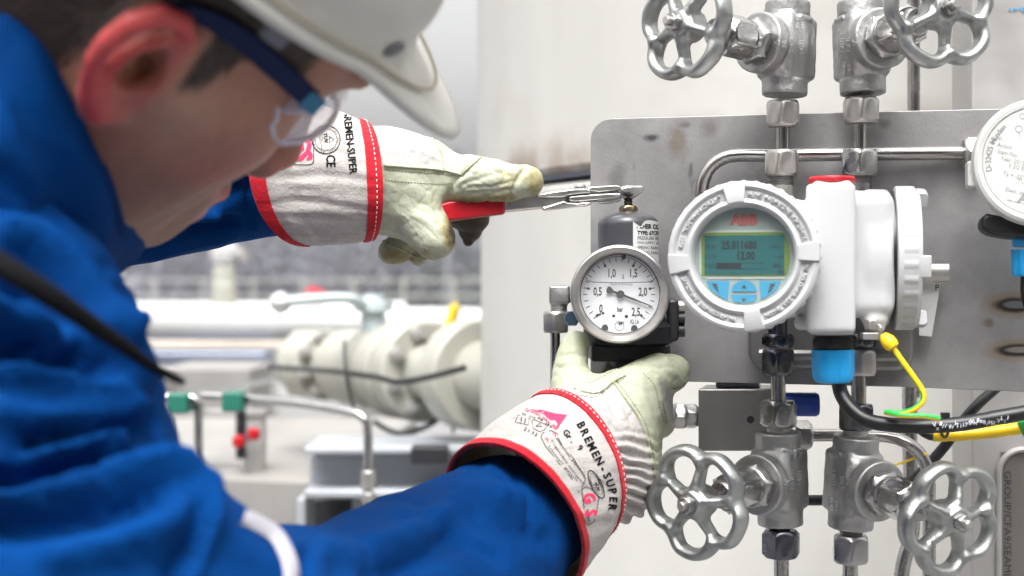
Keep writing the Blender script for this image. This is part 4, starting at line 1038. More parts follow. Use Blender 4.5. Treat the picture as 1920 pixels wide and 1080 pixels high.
g = MB(); g.tube(smooth_path([P(1648, 640, .86), P(1652, 615, .86), P(1646, 609, .862)], .001), .0008, 8); obj('earth_hook', g, M_ss, t, world=True)
# tag and clamp behind the cover
g = MB(); a = [PP(1722, 628, .012), PP(1745, 630, .012), PP(1762, 530, .012), PP(1720, 528, .012)]; g.add(a + [q + Vector((0, .0006, 0)) for q in a], [(0, 1, 2, 3), (7, 6, 5, 4), (0, 4, 5, 1), (1, 5, 6, 2), (2, 6, 7, 3), (3, 7, 4, 0)]); tg = tag(obj('paper_tag', g, M_label), 'white paper tag hanging on the plate behind the transmitter cover', 'tag')
fl = Flat(); fl.text('P', 1755, -540, 16); obj('tag_print', fl.mapped(lambda x, y: PP(x, -y, .0125)), M_ink, tg)
g = MB(); a, b = PP(1735, 530, .02), PP(1775, 495, .02); g.tube([PP(1720, 512, .018), PP(1776, 512, .018)], 17 * U(.95), 12, sq=.5); tag(obj('tube_clamp', g, M_ss2), 'short flattened pale metal clamp on the plate right of the transmitter', 'clamp')
# ================================================================ cables at the transmitter
t = thing('black_cable', 'thick black cable from the blue gland sweeping right with white printing', 'cable', P(1575, 720, .885))
cp = smooth_path([P(1573, 716, .885), P(1576, 735, .885), P(1592, 762, .88), P(1622, 786, .873), P(1665, 796, .866), P(1730, 799, .86), P(1800, 795, .857), P(1870, 783, .852), P(1940, 770, .85), P(2080, 740, .85)], .003)
g = MB(); g.tube(cp, 14.0 * U(.87), 20); cab = obj('sheath', g, M_cable, t, world=True)
bv = bvh_of(g.v, [f for f in g.f])
fl = Flat(); rnd = random.Random(5)
for i in range(26):
    x = 1752 + i * 5.5 + rnd.uniform(-1, 1); y = 800 - (x - 1752) * .085
    fl.text(rnd.choice('0A7/IV1Hx'), x, -y + rnd.uniform(-4, 5), 10, rnd.uniform(-.3, .3), .03)
out = MB(); 
for x, y in fl.v: p, n = hit(bv, x, -y, .0002); out.v.append(tuple(p) if p else tuple(P(1600, 790, .9)))
out.f = list(fl.f); out.m = [0] * len(out.f); obj('cable_print', out, mat('worn_white_ink', (.6, .62, .66), .6), t, world=True, sharp=0)
t = thing('black_cable', 'second black cable under the printed one carrying the yellow marker sleeve', 'cable', P(1750, 820, .875))
g = MB(); g.tube(smooth_path([P(1720, 800, .88), P(1735, 812, .876), P(1760, 818, .873), P(1850, 812, .868), P(1920, 800, .865), P(2080, 770, .86)], .003), 9.5 * U(.87), 16); obj('sheath', g, M_cable, t, world=True)
t = thing('marker_sleeve', 'yellow ribbed marker sleeve on the lower black cable', 'sleeve', P(1830, 815, .87))
pts = smooth_path([P(1749, 817, .872), P(1800, 815.5, .870), P(1860, 810, .867), P(1914, 803, .865)], .0013)
g = MB(); g.tube(pts, [(11.5 if i % 8 else 10.3) * U(.868) for i in range(len(pts))], 20); obj('sleeve', g, M_yel, t, world=True)
g = MB(); g.tube(smooth_path([P(1915, 790, .862), P(1926, 815, .862), P(1950, 825, .862)], .003), 8 * U(.86), 12); tag(obj('green_wire', g, M_grn), 'short green wire at the right edge beyond the yellow marker sleeve', 'wire')
t = thing('cable_tie', 'black cable tie round the thick printed cable', 'cable tie', P(1771, 797, .86))
g = MB(); rows = []
c0 = P(1771, 799, .862)
g.tube([c0 + Vector((.0006 * math.cos(a), -.0062 * math.cos(a), .0066 * math.sin(a))) for a in [2 * PI * k_ / 24 for k_ in range(25)]], .0009, 8); g.box(tuple(c0 + Vector((-.0028, -.006, .0045))), tuple(c0 + Vector((.0015, -.001, .0085)))); obj('tie', g, M_black, t, world=True)
t = thing('black_cable', 'dark cable looping behind the plate post and passing between the two lower valves', 'cable', P(1500, 938, 1.0))
g = MB(); g.tube(smooth_path([P(1900, 700, 1.02), P(1824, 768, 1.0), P(1760, 850, 1.0), P(1700, 905, 1.0), P(1600, 932, 1.0), P(1520, 938, 1.0), P(1480, 932, 1.0), P(1462, 900, 1.0), P(1460, 800, 1.0), P(1460, 700, 1.02)], .005), 10 * U(1.0), 16); obj('sheath', g, M_cable, t, world=True)
# earth wire, yellow with green flank
t = thing('earth_wire', 'yellow and green earth wire looping down from the transmitter', 'wire', P(1665, 640, .86))
pts = smooth_path([P(1668, 642, .858), P(1685, 668, .856), P(1708, 700, .854), P(1729, 732, .853), P(1730, 752, .853), P(1712, 768, .854), P(1690, 774, .857), P(1660, 773, .861)], .002)
g = MB(); g.tube(pts, 5.6 * U(.855), 14, mif=lambda k_, j: 1 if (j + 9 + k_ // 16) % 14 < 5 else 0); obj('wire', g, [M_yel, M_grn], t, world=True)
pts = smooth_path([P(1660, 773, .861), P(1690, 779, .852), P(1730, 780, .849), P(1762, 785, .849)], .002)
g = MB(); g.tube(pts, 5.0 * U(.855), 14, mif=lambda k_, j: 1 if j % 14 < 4 else 0); obj('wire', g, [M_yel, M_grn], t, world=True)
g = MB(); fz = (P(1676, 652, .856) - P(1655, 628, .86)); g.lathe([(7 * U(.86), 0), (9.5 * U(.86), .001), (14 * U(.86), .0045), (14 * U(.86), fz.length * .8), (11 * U(.86), fz.length)], 28, frame(P(1655, 628, .86), fz)); obj('ferrule', g, M_yel, t, world=True)
g = MB(); g.tube(smooth_path([P(1672, 872, .99), P(1690, 868, .99), P(1740, 850, .98)], .002), 2.2 * U(1), 8); tag(obj('thin_wire', g, M_yel), 'thin yellow wire glimpsed behind the lower right valve', 'wire')

# ================================================================ second instrument at the right edge
SU = .875 / F
SM = frame(P(1950, 302, .875), (-.18, -.975, .06), (1, -.18, 0))
t = thing('positioner_head', 'round white instrument cover with printed text, cut by the right edge of the picture', 'instrument', SM)
r_ = lambda p: p * SU
g = MB(); g.lathe([(r_(108), -.026), (r_(112), -.024), (r_(114), -.014), (r_(119), -.012), (r_(121), -.009), (r_(121), -.004), (r_(118), -.0012), (r_(112), 0), (r_(105), -.0004), (r_(103), -.0016)], 160, cap0=True, cap1=True); obj('cover', g, M_wplast, t)
g = MB(); g.lathe([(r_(102), -.0016), (r_(102), -.0009)], 96); obj('face_label', g, mat('label_cream', (.56, .56, .535), .5), t)
g = MB(); rows = []
g.box((r_(-128), -.0145, -.02), (r_(-112), .002, -.007)); obj('side_lug', g, M_wplast, t, bevel=.0015)
fl = Flat()
fl.arctext('D-32425 Minden', 0, 0, 92, math.radians(188), math.radians(134), 15, .01)
an = math.radians(-14)
for i, (s, x, y, sz) in enumerate((('Nr.:', -78, 46, 12), ('Action:', -76, 33, 12), ('Item-No.:', -75, 20, 12), ('Year: 2015 in DE', -70, 7, 12), ('II 2G Ex ia', -56, -7, 12), ('Ta = -55\u00b0C bis', -66, -22, 12), ('TUV 99', -40, -36, 12), ('Elect. data see', -62, -52, 12), ('', 0, 0, 8))):
    if s: fl.text(s, x, y, sz, an, 0, 'LEFT', sx=.85)
fl.text('ABB', -38, -68, 27, an, .05, 'LEFT'); fl.text('ABB Automation Products', -60, -72, 6, an, 0, 'LEFT')
fl.ring(-37, 62, 6, 1.4, 20); fl.ring(-20, 68, 6, 1.4, 20); fl.line([(-37, 56), (-35, 46)], 1.2); fl.line([(-20, 74), (-19, 82)], 1.2); fl.ring(-30, 86, 5, 1.2, 20)
obj('face_print', fl.mapped(lambda x, y: (x * SU, y * SU, -.0007)), M_paleink, t)
g = MB(); a, b = P(1850, 437, .90), P(1985, 396, .90)
g.prism([((x - 1950) * U(.9), -(y - 302) * U(.9)) for x, y in ((1852, 398), (1862, 393), (1985, 418), (1985, 445), (1895, 437), (1866, 431), (1850, 420))][::-1], -.03, -.010); obj('black_bracket', g, M_black, t, bevel=.003)
g = MB(); zz = lambda y: (520 - y) * U(.9); o_ = P(1925, 520, .9)
g.lathe([(r_(24), zz(518)), (r_(28), zz(512)), (r_(29), zz(468))], 48, Matrix.Translation(o_), rf=lambda th, r, z: r * (1 - (.06 if math.cos(6 * th) < -.3 else 0)))
g.hexnut(r_(26), zz(463), zz(440), Matrix.Translation(o_), rot=.3); obj('blue_gland', g, M_cyan, t, world=True)
g = MB(); g.tube(smooth_path([P(1925, 516, .9), P(1926, 560, .9), P(1950, 620, .9), P(1990, 660, .9)], .004), 11 * SU, 14); obj('cable_tail', g, M_cable, t, world=True)
fl = Flat(); [fl.line([(x_, y_), (x_ + l_, y_ + .0004)], .0016) for x_, y_, l_ in ((-.007, -.0005, .0016), (-.0042, -.0002, .0035), (.0006, .0004, .0016), (.003, .0006, .005), (.0032, -.0012, .003))]
tag(obj('blue_marking', fl.mapped(lambda x, y: (P(1908, 18, 1.08) + Vector((x, -.001, y)))), mat('blue_marker', (.02, .25, .5), .6)), 'faint blue marking written high on the steel post', 'marking')

# ================================================================ person
HR = np.array([[.63063894, -.27210735, .72944128], [.64636326, .70451523, -.30100817], [-.42910379, .66131152, .62081358]])
HT = np.array([-.16435619, .62677428, CZ + .13502748])
HM = Matrix(HR.tolist()).to_4x4(); HM.translation = Vector(HT)
f = Field((-.125, -.105, -.215), (.135, .085, .135), .0015)
f.ell((.0, 0, .048), (.098, .0745, .082), k=.01); f.ell((.032, 0, .012), (.060, .064, .070), k=.03)
for s in (1, -1):
    f.tube([(-.005, s * .060, .0), (.010, s * .056, -.045), (.030, s * .048, -.075), (.060, s * .028, -.089), (.076, s * .008, -.095)], [.014, .014, .014, .014, .013], .035)
    f.tube([(.00, s * .066, -.002), (.035, s * .059, -.004), (.058, s * .047, -.012), (.068, s * .034, -.02)], [.010, .011, .012, .011], .03)
    f.ell((.042, s * .036, -.046), (.032, .020, .040), k=.025)
    f.ell((.02, s * .052, -.035), (.030, .012, .038), k=.025)
f.ell((.053, 0, -.055), (.033, .030, .042), k=.025)
f.ell((.074, 0, -.086), (.020, .024, .017), k=.02)
f.ell((.080, 0, -.066), (.019, .026, .020), k=.015)
f.tube([(.088, -.03, .034), (.096, -.012, .036), (.096, .012, .036), (.088, .03, .034)], .010, .02)
for s in (1, -1):
    f.ball((.090, s * .033, .014), .014, .02, True); f.ball((.073, s * .031, .013), .0125, .003)
f.tube([(.085, 0, .026), (.093, 0, .008), (.104, 0, -.014), (.1085, 0, -.029)], [.009, .009, .0100, .0128], .016)
for s in (1, -1): f.ell((.099, s * .0135, -.035), (.011, .0075, .0085), k=.008)
f.tube([(.093, 0, -.036), (.092, 0, -.048)], [.007, .008], .012)
f.tube([(.082, -.026, -.066), (.098, -.011, -.061), (.100, 0, -.0605), (.098, .011, -.061), (.082, .026, -.066)], [.003, .0052, .0048, .0052, .003], .004)
f.tube([(.080, -.024, -.072), (.094, -.012, -.0755), (.096, 0, -.0765), (.094, .012, -.0755), (.080, .024, -.072)], [.003, .0060, .0064, .0060, .003], .004)
f.tube([(.085, -.024, -.0685), (.0975, 0, -.0685), (.085, .024, -.0685)], .0012, .003, True)
for s in (1, -1): f.ell((.095, s * .0085, -.0425), (.005, .003, .003), k=.002, sub=True)
f.tube([(-.028, 0, -.01), (-.045, 0, -.08), (-.075, 0, -.15), (-.11, 0, -.24)], [.052, .056, .060, .066], .03)
f.tube([(.02, 0, -.085), (-.02, 0, -.16), (-.05, 0, -.22)], [.018, .035, .05], .03)
# ears
for s in (1, -1):
    q = lambda x, y, z: (x, -s * -y if False else s * y, z)
    e = lambda pts: [(-.004 + (x + .004) * .86, s * (.076 + (y - .076) * .8), .004 + (z - .002) * .86) for x, y, z in pts]
    f.ell((-.0145, s * .0765, .002), (.0140, .0038, .0230), R=[[.94, 0, -.33], [0, 1, 0], [.33, 0, .94]] if False else [[.955, .0, -.296], [-.0, 1, 0], [.296, 0, .955]], k=.008)
    f.tube(e([(-.003, .076, .003), (-.001, .079, .014), (-.004, .083, .025), (-.014, .088, .0325), (-.026, .093, .031), (-.0345, .096, .021), (-.0365, .096, .008), (-.034, .094, -.004), (-.028, .090, -.015), (-.019, .085, -.025)]), [.0028, .0040, .0042, .0043, .0045, .0047, .0046, .0042, .0040, .0045], .004)
    f.tube(e([(-.020, .084, -.023), (-.012, .081, -.030), (-.006, .079, -.026), (-.003, .077, -.019)]), [.0055, .0072, .0060, .004], .006)
    f.tube(e([(-.010, .084, .022), (-.018, .087, .014), (-.0245, .089, .003), (-.023, .087, -.009), (-.014, .083, -.0155)]), [.0022, .0032, .0036, .0034, .0030], .004)
    f.ell((-.0105, s * .0830, .003), (.0080, .0115, .0112), k=.003, sub=True)
    f.ell((-.0045, s * .077, .001), (.0042, .010, .005), k=.002, sub=True); f.tube(e([(-.016, .0895, .023), (-.0275, .0955, .019), (-.0295, .0955, .004), (-.0265, .0935, -.008)]), .0024, .002, True)
    f.tube(e([(.001, .078, .004), (.000, .0805, -.002), (-.002, .080, -.008)]), [.0025, .0036, .003], .004)
    f.tube(e([(-.022, .091, .024), (-.029, .0935, .012), (-.028, .0925, .000)]), .0022, .003, True)
V, Q = f.mesh(); V = relax(V, Q, 2, .4)
N_ = vnormals(V, Q); V = V + N_ * (fbm(V, 180, 7, 2) * .00022)[:, None]
# pigmentation: flushed ear, lips, cheek, stubble shade, hair roots
x, y, z = V.T
def sm(a, b, v): t_ = np.clip((np.asarray(v) - a) / (b - a), 0, 1); return t_ * t_ * (3 - 2 * t_)
base = np.tile(np.array([.35, .155, .10]), (len(V), 1))
ear = sm(.0750, .080, np.abs(y)) * sm(.004, -.002, x) * sm(-.045, -.03, z)
def mixc(b, col, m): return b * (1 - m[:, None]) + np.array(col) * m[:, None]
rim_ = sm(.081, .089, np.abs(y))
base = mixc(base, (.50, .13, .11), ear * .42); base = mixc(base, (.46, .045, .05), ear * rim_ * .9)
base = mixc(base, (.46, .16, .12), np.exp(-(((x - .06) / .02) ** 2 + ((np.abs(y) - .045) / .02) ** 2 + ((z + .02) / .018) ** 2)) * .6)
base = mixc(base, (.45, .14, .11), np.exp(-(((x - .11) / .012) ** 2 + ((z + .03) / .012) ** 2)) * .7)
base = mixc(base, (.46, .29, .20), np.exp(-(((x - .018) / .016) ** 2 + ((z + .004) / .016) ** 2)) * .55)
base = mixc(base, (.42, .12, .095), np.exp(-(((x - .060) / .016) ** 2 + ((z + .030) / .016) ** 2)) * .45)
lip = sm(.084, .09, x) * (np.abs(z + .0685) < .012) * sm(.028, .02, np.abs(y)); base = mixc(base, (.45, .14, .12), lip * .8)
stb = sm(-.02, -.05, z) * sm(.0, .02, x) * sm(-.13, -.10, z) * (1 - lip); base = mixc(base, (.20, .115, .09), stb * (.45 + .2 * vnoise(V, 900, 3)))
hairm = np.maximum(sm(.028, .036, z + (x * 0)) * sm(.055, .045, x), 0)
hl = -.02 + .0 * x
side = np.maximum(hairm, sm(-.022, -.032, x) * sm(-.055 , -.035, z - .0 * x) * (np.abs(y) < .0775 + 0 * y))
burn = (np.abs(y) > .055) * sm(.003, .008, x) * sm(.0, .007, .010 + .45 * (z - .012) + .008 - x + .002 * vnoise(V, 200, 4)) * sm(.002, .012, z + .002 * vnoise(V, 200, 8))
hairmask = np.clip(np.maximum(side, burn) * (1 - ear), 0, 1)
nz = fbm(V, 220, 5, 2)
base = mixc(base, (.012, .008, .006), np.clip(hairmask * 1.15 + nz * .25 * (hairmask > .05), 0, .93))
base *= (1 + .07 * fbm(V, 60, 9, 3) + .05 * fbm(V, 500, 19, 2))[:, None]
M_skin = mat('skin', (.40, .21, .15), .5, vcol='Col', sss=.06, bump=.2, bscale=700, bdist=.0005, var=.04, vscale=90)
Wd = V @ HR.T + HT
cols = np.c_[np.clip(base, 0, 1), np.ones(len(V))]
person = obj('person', (V, Q), M_skin, None, sharp=0, cols=cols)
person.matrix_basis = HM; WM[person] = HM.copy()
tag(person, 'man in blue coverall bending down to the gauge, ear and cheek turned to the camera', 'person')
# short hair
rnd = np.random.RandomState(2); cand = np.where(hairmask > .35)[0]; pick = rnd.choice(cand, 9000)
N_ = vnormals(V, Q); vv = []; ff = []
for i, k_ in enumerate(pick):
    p = V[k_] + rnd.normal(0, .0006, 3); n = N_[k_]; down = np.array([-.35, 0, -.9]) + rnd.normal(0, .35, 3); down -= n * down.dot(n); down /= np.linalg.norm(down)
    L_ = rnd.uniform(.004, .010) * (1.0 if x[k_] < .0 else .7); w = np.cross(n, down) * .00022
    m_ = p + n * .0012 + down * L_ * .5; e_ = p + n * .0016 + down * L_
    b = len(vv); vv += [p - w, p + w, m_ + w, m_ - w, e_]; ff += [(b, b + 1, b + 2, b + 3), (b + 3, b + 2, b + 4)]
me = bpy.data.meshes.new('hair'); me.from_pydata([tuple(v) for v in vv], [], ff); me.materials.append(mat('dark_hair', (.014, .009, .006), .65))
hair = bpy.data.objects.new('hair', me); C.objects.link(hair); hair.parent = person; WM[hair] = HM

# ---------------------------------------------------------------- cloth
def cloth_mat(name, col, tw=2600, rough=.85, weave=.5, var=.08, sheen=.15, dirt=None, slub=None, spec=.2):
    m, nt, b = new_mat(name); N = nt.nodes; L = nt.links
    tc = N.new('ShaderNodeTexCoord')
    nz = N.new('ShaderNodeTexNoise'); nz.inputs['Scale'].default_value = 28; nz.inputs['Detail'].default_value = 6; L.new(tc.outputs['Object'], nz.inputs['Vector'])
    mr = N.new('ShaderNodeMapRange'); mr.inputs[1].default_value = .3; mr.inputs[2].default_value = .7; mr.inputs[3].default_value = 1 - var; mr.inputs[4].default_value = 1 + var; L.new(nz.outputs[0], mr.inputs[0])
    wv = N.new('ShaderNodeTexWave'); wv.wave_type = 'BANDS'; wv.bands_direction = 'DIAGONAL'; wv.inputs['Scale'].default_value = tw; wv.inputs['Distortion'].default_value = 1.5; wv.inputs['Detail'].default_value = 1
    L.new(tc.outputs['Object'], wv.inputs['Vector'])
    mx = N.new('ShaderNodeMix'); mx.data_type = 'RGBA'; mx.blend_type = 'MULTIPLY'; mx.inputs[0].default_value = 1; mx.inputs[6].default_value = (*col, 1); L.new(mr.outputs[0], mx.inputs[7])
    w2 = N.new('ShaderNodeMapRange'); w2.inputs[3].default_value = 1 - weave * .35; w2.inputs[4].default_value = 1 + weave * .15; L.new(wv.outputs['Fac'], w2.inputs[0])
    if slub:
        sm_ = N.new('ShaderNodeMapping'); sm_.inputs['Rotation'].default_value = (0, slub[0], 0); sm_.inputs['Scale'].default_value = (30, 30, 700); L.new(tc.outputs['Object'], sm_.inputs[0])
        sn = N.new('ShaderNodeTexNoise'); sn.inputs['Scale'].default_value = 1; sn.inputs['Detail'].default_value = 4; L.new(sm_.outputs[0], sn.inputs['Vector'])
        sr = N.new('ShaderNodeMapRange'); sr.inputs[1].default_value = .5; sr.inputs[2].default_value = .78; sr.inputs[3].default_value = 1.0; sr.inputs[4].default_value = .72; L.new(sn.outputs[0], sr.inputs[0])
        s2 = N.new('ShaderNodeMix'); s2.data_type = 'RGBA'; s2.blend_type = 'MULTIPLY'; s2.inputs[0].default_value = 1; L.new(mx.outputs[2], s2.inputs[6]); L.new(sr.outputs[0], s2.inputs[7]); mx = s2
    m2 = N.new('ShaderNodeMix'); m2.data_type = 'RGBA'; m2.blend_type = 'MULTIPLY'; m2.inputs[0].default_value = 1; L.new(mx.outputs[2], m2.inputs[6]); L.new(w2.outputs[0], m2.inputs[7])
    cs = m2.outputs[2]
    if dirt:
        dz = N.new('ShaderNodeTexNoise'); dz.inputs['Scale'].default_value = 22; dz.inputs['Detail'].default_value = 8; dz.inputs['Roughness'].default_value = .7; L.new(tc.outputs['Object'], dz.inputs['Vector'])
        dr = N.new('ShaderNodeMapRange'); dr.inputs[1].default_value = .5; dr.inputs[2].default_value = .8; dr.inputs[4].default_value = .6; L.new(dz.outputs[0], dr.inputs[0])
        dx = N.new('ShaderNodeMix'); dx.data_type = 'RGBA'; L.new(dr.outputs[0], dx.inputs[0]); L.new(cs, dx.inputs[6]); dx.inputs[7].default_value = (*dirt, 1); cs = dx.outputs[2]
    L.new(cs, b.inputs['Base Color']); b.inputs['Roughness'].default_value = rough; b.inputs['Sheen Weight'].default_value = sheen; b.inputs['Specular IOR Level'].default_value = spec
    bp = N.new('ShaderNodeBump'); bp.inputs['Strength'].default_value = .7; bp.inputs['Distance'].default_value = .0007
    n2 = N.new('ShaderNodeTexNoise'); n2.inputs['Scale'].default_value = 700; n2.inputs['Detail'].default_value = 3; L.new(tc.outputs['Object'], n2.inputs['Vector'])
    L.new(n2.outputs[0], bp.inputs['Height'])
    b2 = N.new('ShaderNodeBump'); b2.inputs['Strength'].default_value = .6; b2.inputs['Distance'].default_value = .005
    n3 = N.new('ShaderNodeTexNoise'); n3.inputs['Scale'].default_value = 45; n3.inputs['Detail'].default_value = 4; L.new(tc.outputs['Object'], n3.inputs['Vector']); L.new(n3.outputs[0], b2.inputs['Height'])
    L.new(b2.outputs[0], bp.inputs['Normal']); L.new(bp.outputs[0], b.inputs['Normal'])
    return m
M_blue = cloth_mat('blue_coverall_cloth', (.0, .037, .168), sheen=.0, tw=520, weave=.6, spec=.06, var=.12)
M_dkblue = mat('blue_seam', (.003, .035, .16), .9)
M_refl = mat('reflective_tape', (.42, .41, .46), .5, var=.05, vscale=80)
def sculpt(V, N, strokes):
    "raise or sink folds along paths given as seen by the camera, on the surface that faces it"
    px, py = vpix(V); vw = V - np.array(CAM); vw /= np.linalg.norm(vw, axis=1, keepdims=True)
    face = np.clip(-(N * vw).sum(1) * 2.2 - .25, 0, 1); D = np.zeros(len(V))
    for pts, w, amp in strokes:
        pts = smooth_path([(a, b, 0) for a, b in pts], 25); d = np.full(len(V), 1e9)
        for a, b in zip(pts[:-1], pts[1:]):
            ax, ay, bx_, by = a.x, a.y, b.x, b.y; vx, vy = bx_ - ax, by - ay; l2 = vx * vx + vy * vy + 1e-9
            t_ = np.clip(((px - ax) * vx + (py - ay) * vy) / l2, 0, 1); d = np.minimum(d, np.hypot(px - ax - t_ * vx, py - ay - t_ * vy))
        D += amp * np.exp(-(d / w) ** 2)
    return V + N * (D * face)[:, None]
def tb(f, pts, k): f.tube([P(*p[:3]) for p in pts], [p[3] for p in pts], k)

f = Field((-.72, .40, .85), (.06, 1.06, 1.72), .004)
f.tube([P(-340, 540, .70), (-.44, .74, 1.28), (-.50, .80, 1.0), (-.51, .80, .84)], [.10, .135, .155, .16], .05)
tb(f, [(-250, 540, .60, .075), (-100, 600, .62, .062), (-60, 720, .58, .073), (-40, 870, .57, .074)], .03)
tb(f, [(-40, 870, .57, .070), (-100, 1150, .54, .068), (200, 1135, .545, .0575)], .02)
tb(f, [(200, 1135, .545, .0575), (430, 1225, .60, .058), (600, 1200, .66, .051), (800, 1118, .785, .060), (940, 1000, .866, .047), (1010, 965, .886, .036)], .02)
tb(f, [(-250, 500, .84, .078), (160, 343, .90, .059), (360, 330, .94, .051), (525, 345, .962, .034)], .03)
tb(f, [(-250, 520, .62, .085), (-260, 500, .82, .085)], .05)
tb(f, [(-330, 640, .66, .10), (-120, 520, .74, .06)], .04)
V, Q = f.mesh(); V = relax(V, Q, 2, .5); N_ = vnormals(V, Q)
S = [([(0, 455), (60, 470), (120, 515), (160, 570), (215, 625)], 22, .007), ([(-20, 520), (50, 540), (110, 600), (150, 650)], 24, -.007),
     ([(-20, 590), (80, 620), (190, 640), (270, 700)], 30, .006), ([(-20, 655), (90, 668), (180, 700)], 26, -.008),
     ([(-20, 700), (90, 700), (190, 740), (250, 790)], 28, .006), ([(0, 770), (100, 790), (200, 800)], 26, .005), ([(60, 830), (160, 812), (240, 815), (290, 790)], 16, -.006),
     ([(70, 855), (150, 838), (230, 850)], 14, .006), ([(-20, 900), (80, 905), (180, 885), (270, 862), (300, 845)], 18, -.012),
     ([(-20, 930), (100, 935), (220, 900), (330, 890)], 30, .007), ([(0, 990), (150, 980), (290, 940)], 24, -.005), ([(640, 1000), (720, 985), (800, 935)], 14, -.003), ([(700, 1075), (790, 1040), (850, 985)], 14, -.004), ([(760, 960), (830, 985), (930, 1040)], 12, -.003), ([(905, 860), (885, 905), (900, 960)], 9, -.0025), ([(930, 850), (915, 895), (935, 950)], 9, .0025), ([(960, 870), (975, 930), (1000, 990)], 9, -.002), ([(120, 1050), (260, 1010), (340, 960), (360, 920)], 34, .005),
     ([(390, 900), (395, 980), (360, 1080)], 16, .004), ([(340, 920), (370, 1000), (330, 1080)], 22, -.004),
     ([(590, 990), (580, 1040), (572, 1090)], 10, -.006), ([(600, 1010), (700, 1010), (820, 960)], 30, .005), ([(640, 1060), (740, 1050), (860, 1010)], 26, -.004),
     ([(860, 900), (900, 930), (960, 940)], 22, .004), ([(880, 960), (950, 990), (1020, 1010)], 22, -.003), ([(470, 340), (466, 390), (470, 440)], 5, -.0025), ([(480, 340), (476, 390), (480, 440)], 6, .0015),
     ([(180, 505), (260, 470), (340, 440), (440, 420)], 10, -.005), ([(200, 480), (300, 430), (400, 400)], 14, .004), ([(340, 420), (400, 380), (450, 350)], 12, -.003), ([(260, 500), (350, 468), (440, 445)], 8, .003)]
V = sculpt(V, N_, [(a_, b_, c_ * 2.3) for a_, b_, c_ in S])
V = V + N_ * (fbm(V * np.array([1, 1, 1.6]), 20, 3, 3) * .0026 * np.clip((CZ - V[:, 2]) * 2 + 1, .3, 1))[:, None]
V = relax(V, Q, 1, .3); N_ = vnormals(V, Q)
q_ = V @ np.array([[.8, -.2, .5], [.3, .9, .1], [-.5, .1, .85]]); rg = np.abs(vnoise(q_ * np.array([1, 1, 2.2]), 26, 41)); V = V - N_ * (np.exp(-(rg / .10) ** 2) * .0020 * np.clip(.5 + vnoise(V, 9, 44), 0, 1) * np.clip(1.3 - (V[:, 1] - .6) * 4, .25, 1))[:, None]
jacket = obj('coverall_jacket', (V, Q), M_blue, person, world=True, sharp=0); jbv = bvh_of(V, Q)
def ribbon_on(bv, pts, w, thick=.0012, step=.004, off=.0006):
    "a flat band laid on a surface along a path seen from the camera; w in pixels"
    path = smooth_path([(x_, y_, 0) for x_, y_ in pts], 6); A = []
    n = len(path)
    for i in range(n):
        d = (path[min(i + 1, n - 1)] - path[max(i - 1, 0)]); d.normalize(); nx_, ny_ = -d.y, d.x
        row = []
        for k_ in range(7):
            s_ = -w / 2 + w * k_ / 6; p, n_ = hit(bv, path[i].x + nx_ * s_, path[i].y + ny_ * s_, off + thick * (0 if k_ in (0, 6) else 1))
            row.append(p)
        if all(q_ is not None for q_ in row): A.append(row)
    g = MB(); g.grid(A, closed=False); return g
g = ribbon_on(jbv, [(452, 970), (490, 985), (520, 1010), (538, 1045), (545, 1079), (546, 1100)], 30, .0012)
obj('reflective_stripe', g, M_refl, person, world=True)
def stitches(bv, pts, ln=3.2, gap=2.2, r=.0003, off=.0003):
    path = smooth_path([(x_, y_, 0) for x_, y_ in pts], .5); g = MB(); acc = 0; i = 0
    while i < len(path) - 2:
        a = path[i]; j = i; L_ = 0
        while j < len(path) - 1 and L_ < ln: L_ += (path[j + 1] - path[j]).length; j += 1
        b = path[j]; pa, na = hit(bv, a.x, a.y, off); pb, nb = hit(bv, b.x, b.y, off)
        if pa and pb and (pa - pb).length < .01: g.tube([pa, (pa + pb) / 2 + na * r * .8, pb], r, 5)
        L_ = 0; i = j
        while i < len(path) - 1 and L_ < gap: L_ += (path[i + 1] - path[i]).length; i += 1
    return g
# collar
def ring4(top, near, bot, far, n=72):
    top, near, bot, far = map(Vector, (top, near, bot, far)); c = (top + bot) / 2; out = []
    for i in range(n):
        t_ = 2 * PI * i / n; s_ = math.sin(t_); out.append(c + (top - bot) / 2 * math.cos(t_) + ((near - c) * s_ if s_ > 0 else (far - c) * -s_))
    return out
rings = [ring4(P(-40, -20, .65), P(105, 210, .605), P(200, 440, .74), P(120, 200, .80)),
         ring4(P(-4, -130, .655), P(152, 186, .590), P(257, 452, .735), P(160, 200, .80)),
         ring4(P(-8, -140, .655), P(156, 182, .586), P(266, 460, .735), P(165, 195, .806)),
         ring4(P(-16, -145, .655), P(150, 186, .580), P(260, 474, .735), P(160, 195, .812)),
         ring4(P(-60, -70, .645), P(80, 265, .560), P(238, 500, .735), P(130, 215, .82)),
         ring4(P(-160, 0, .64), P(15, 355, .548), P(196, 515, .745), P(90, 250, .83)),
         ring4(P(-260, 90, .63), P(-60, 440, .550), P(165, 525, .755), P(40, 320, .83)),
         ring4(P(-330, 200, .63), P(-110, 540, .57), P(110, 540, .765), P(0, 420, .82))]
rows = []
for i in range(len(rings) - 1):
    for k_ in range(5 if i > 2 else 2):
        u_ = k_ / (5 if i > 2 else 2); rows.append([a.lerp(b, u_) for a, b in zip(rings[i], rings[i + 1])])
rows.append(rings[-1])
rows = [[p + Vector((0, 0, 0)) for p in r] for r in rows]
V = np.array([tuple(p) for r in rows for p in r]); n = 72
Q = np.array([(i * n + j, i * n + (j + 1) % n, (i + 1) * n + (j + 1) % n, (i + 1) * n + j) for i in range(len(rows) - 1) for j in range(n)])
V = relax(V, Q, 1, .3); N_ = vnormals(V, Q)
if (N_[6 * n + 18][1] > 0): N_ = -N_; Q = Q[:, ::-1].copy()
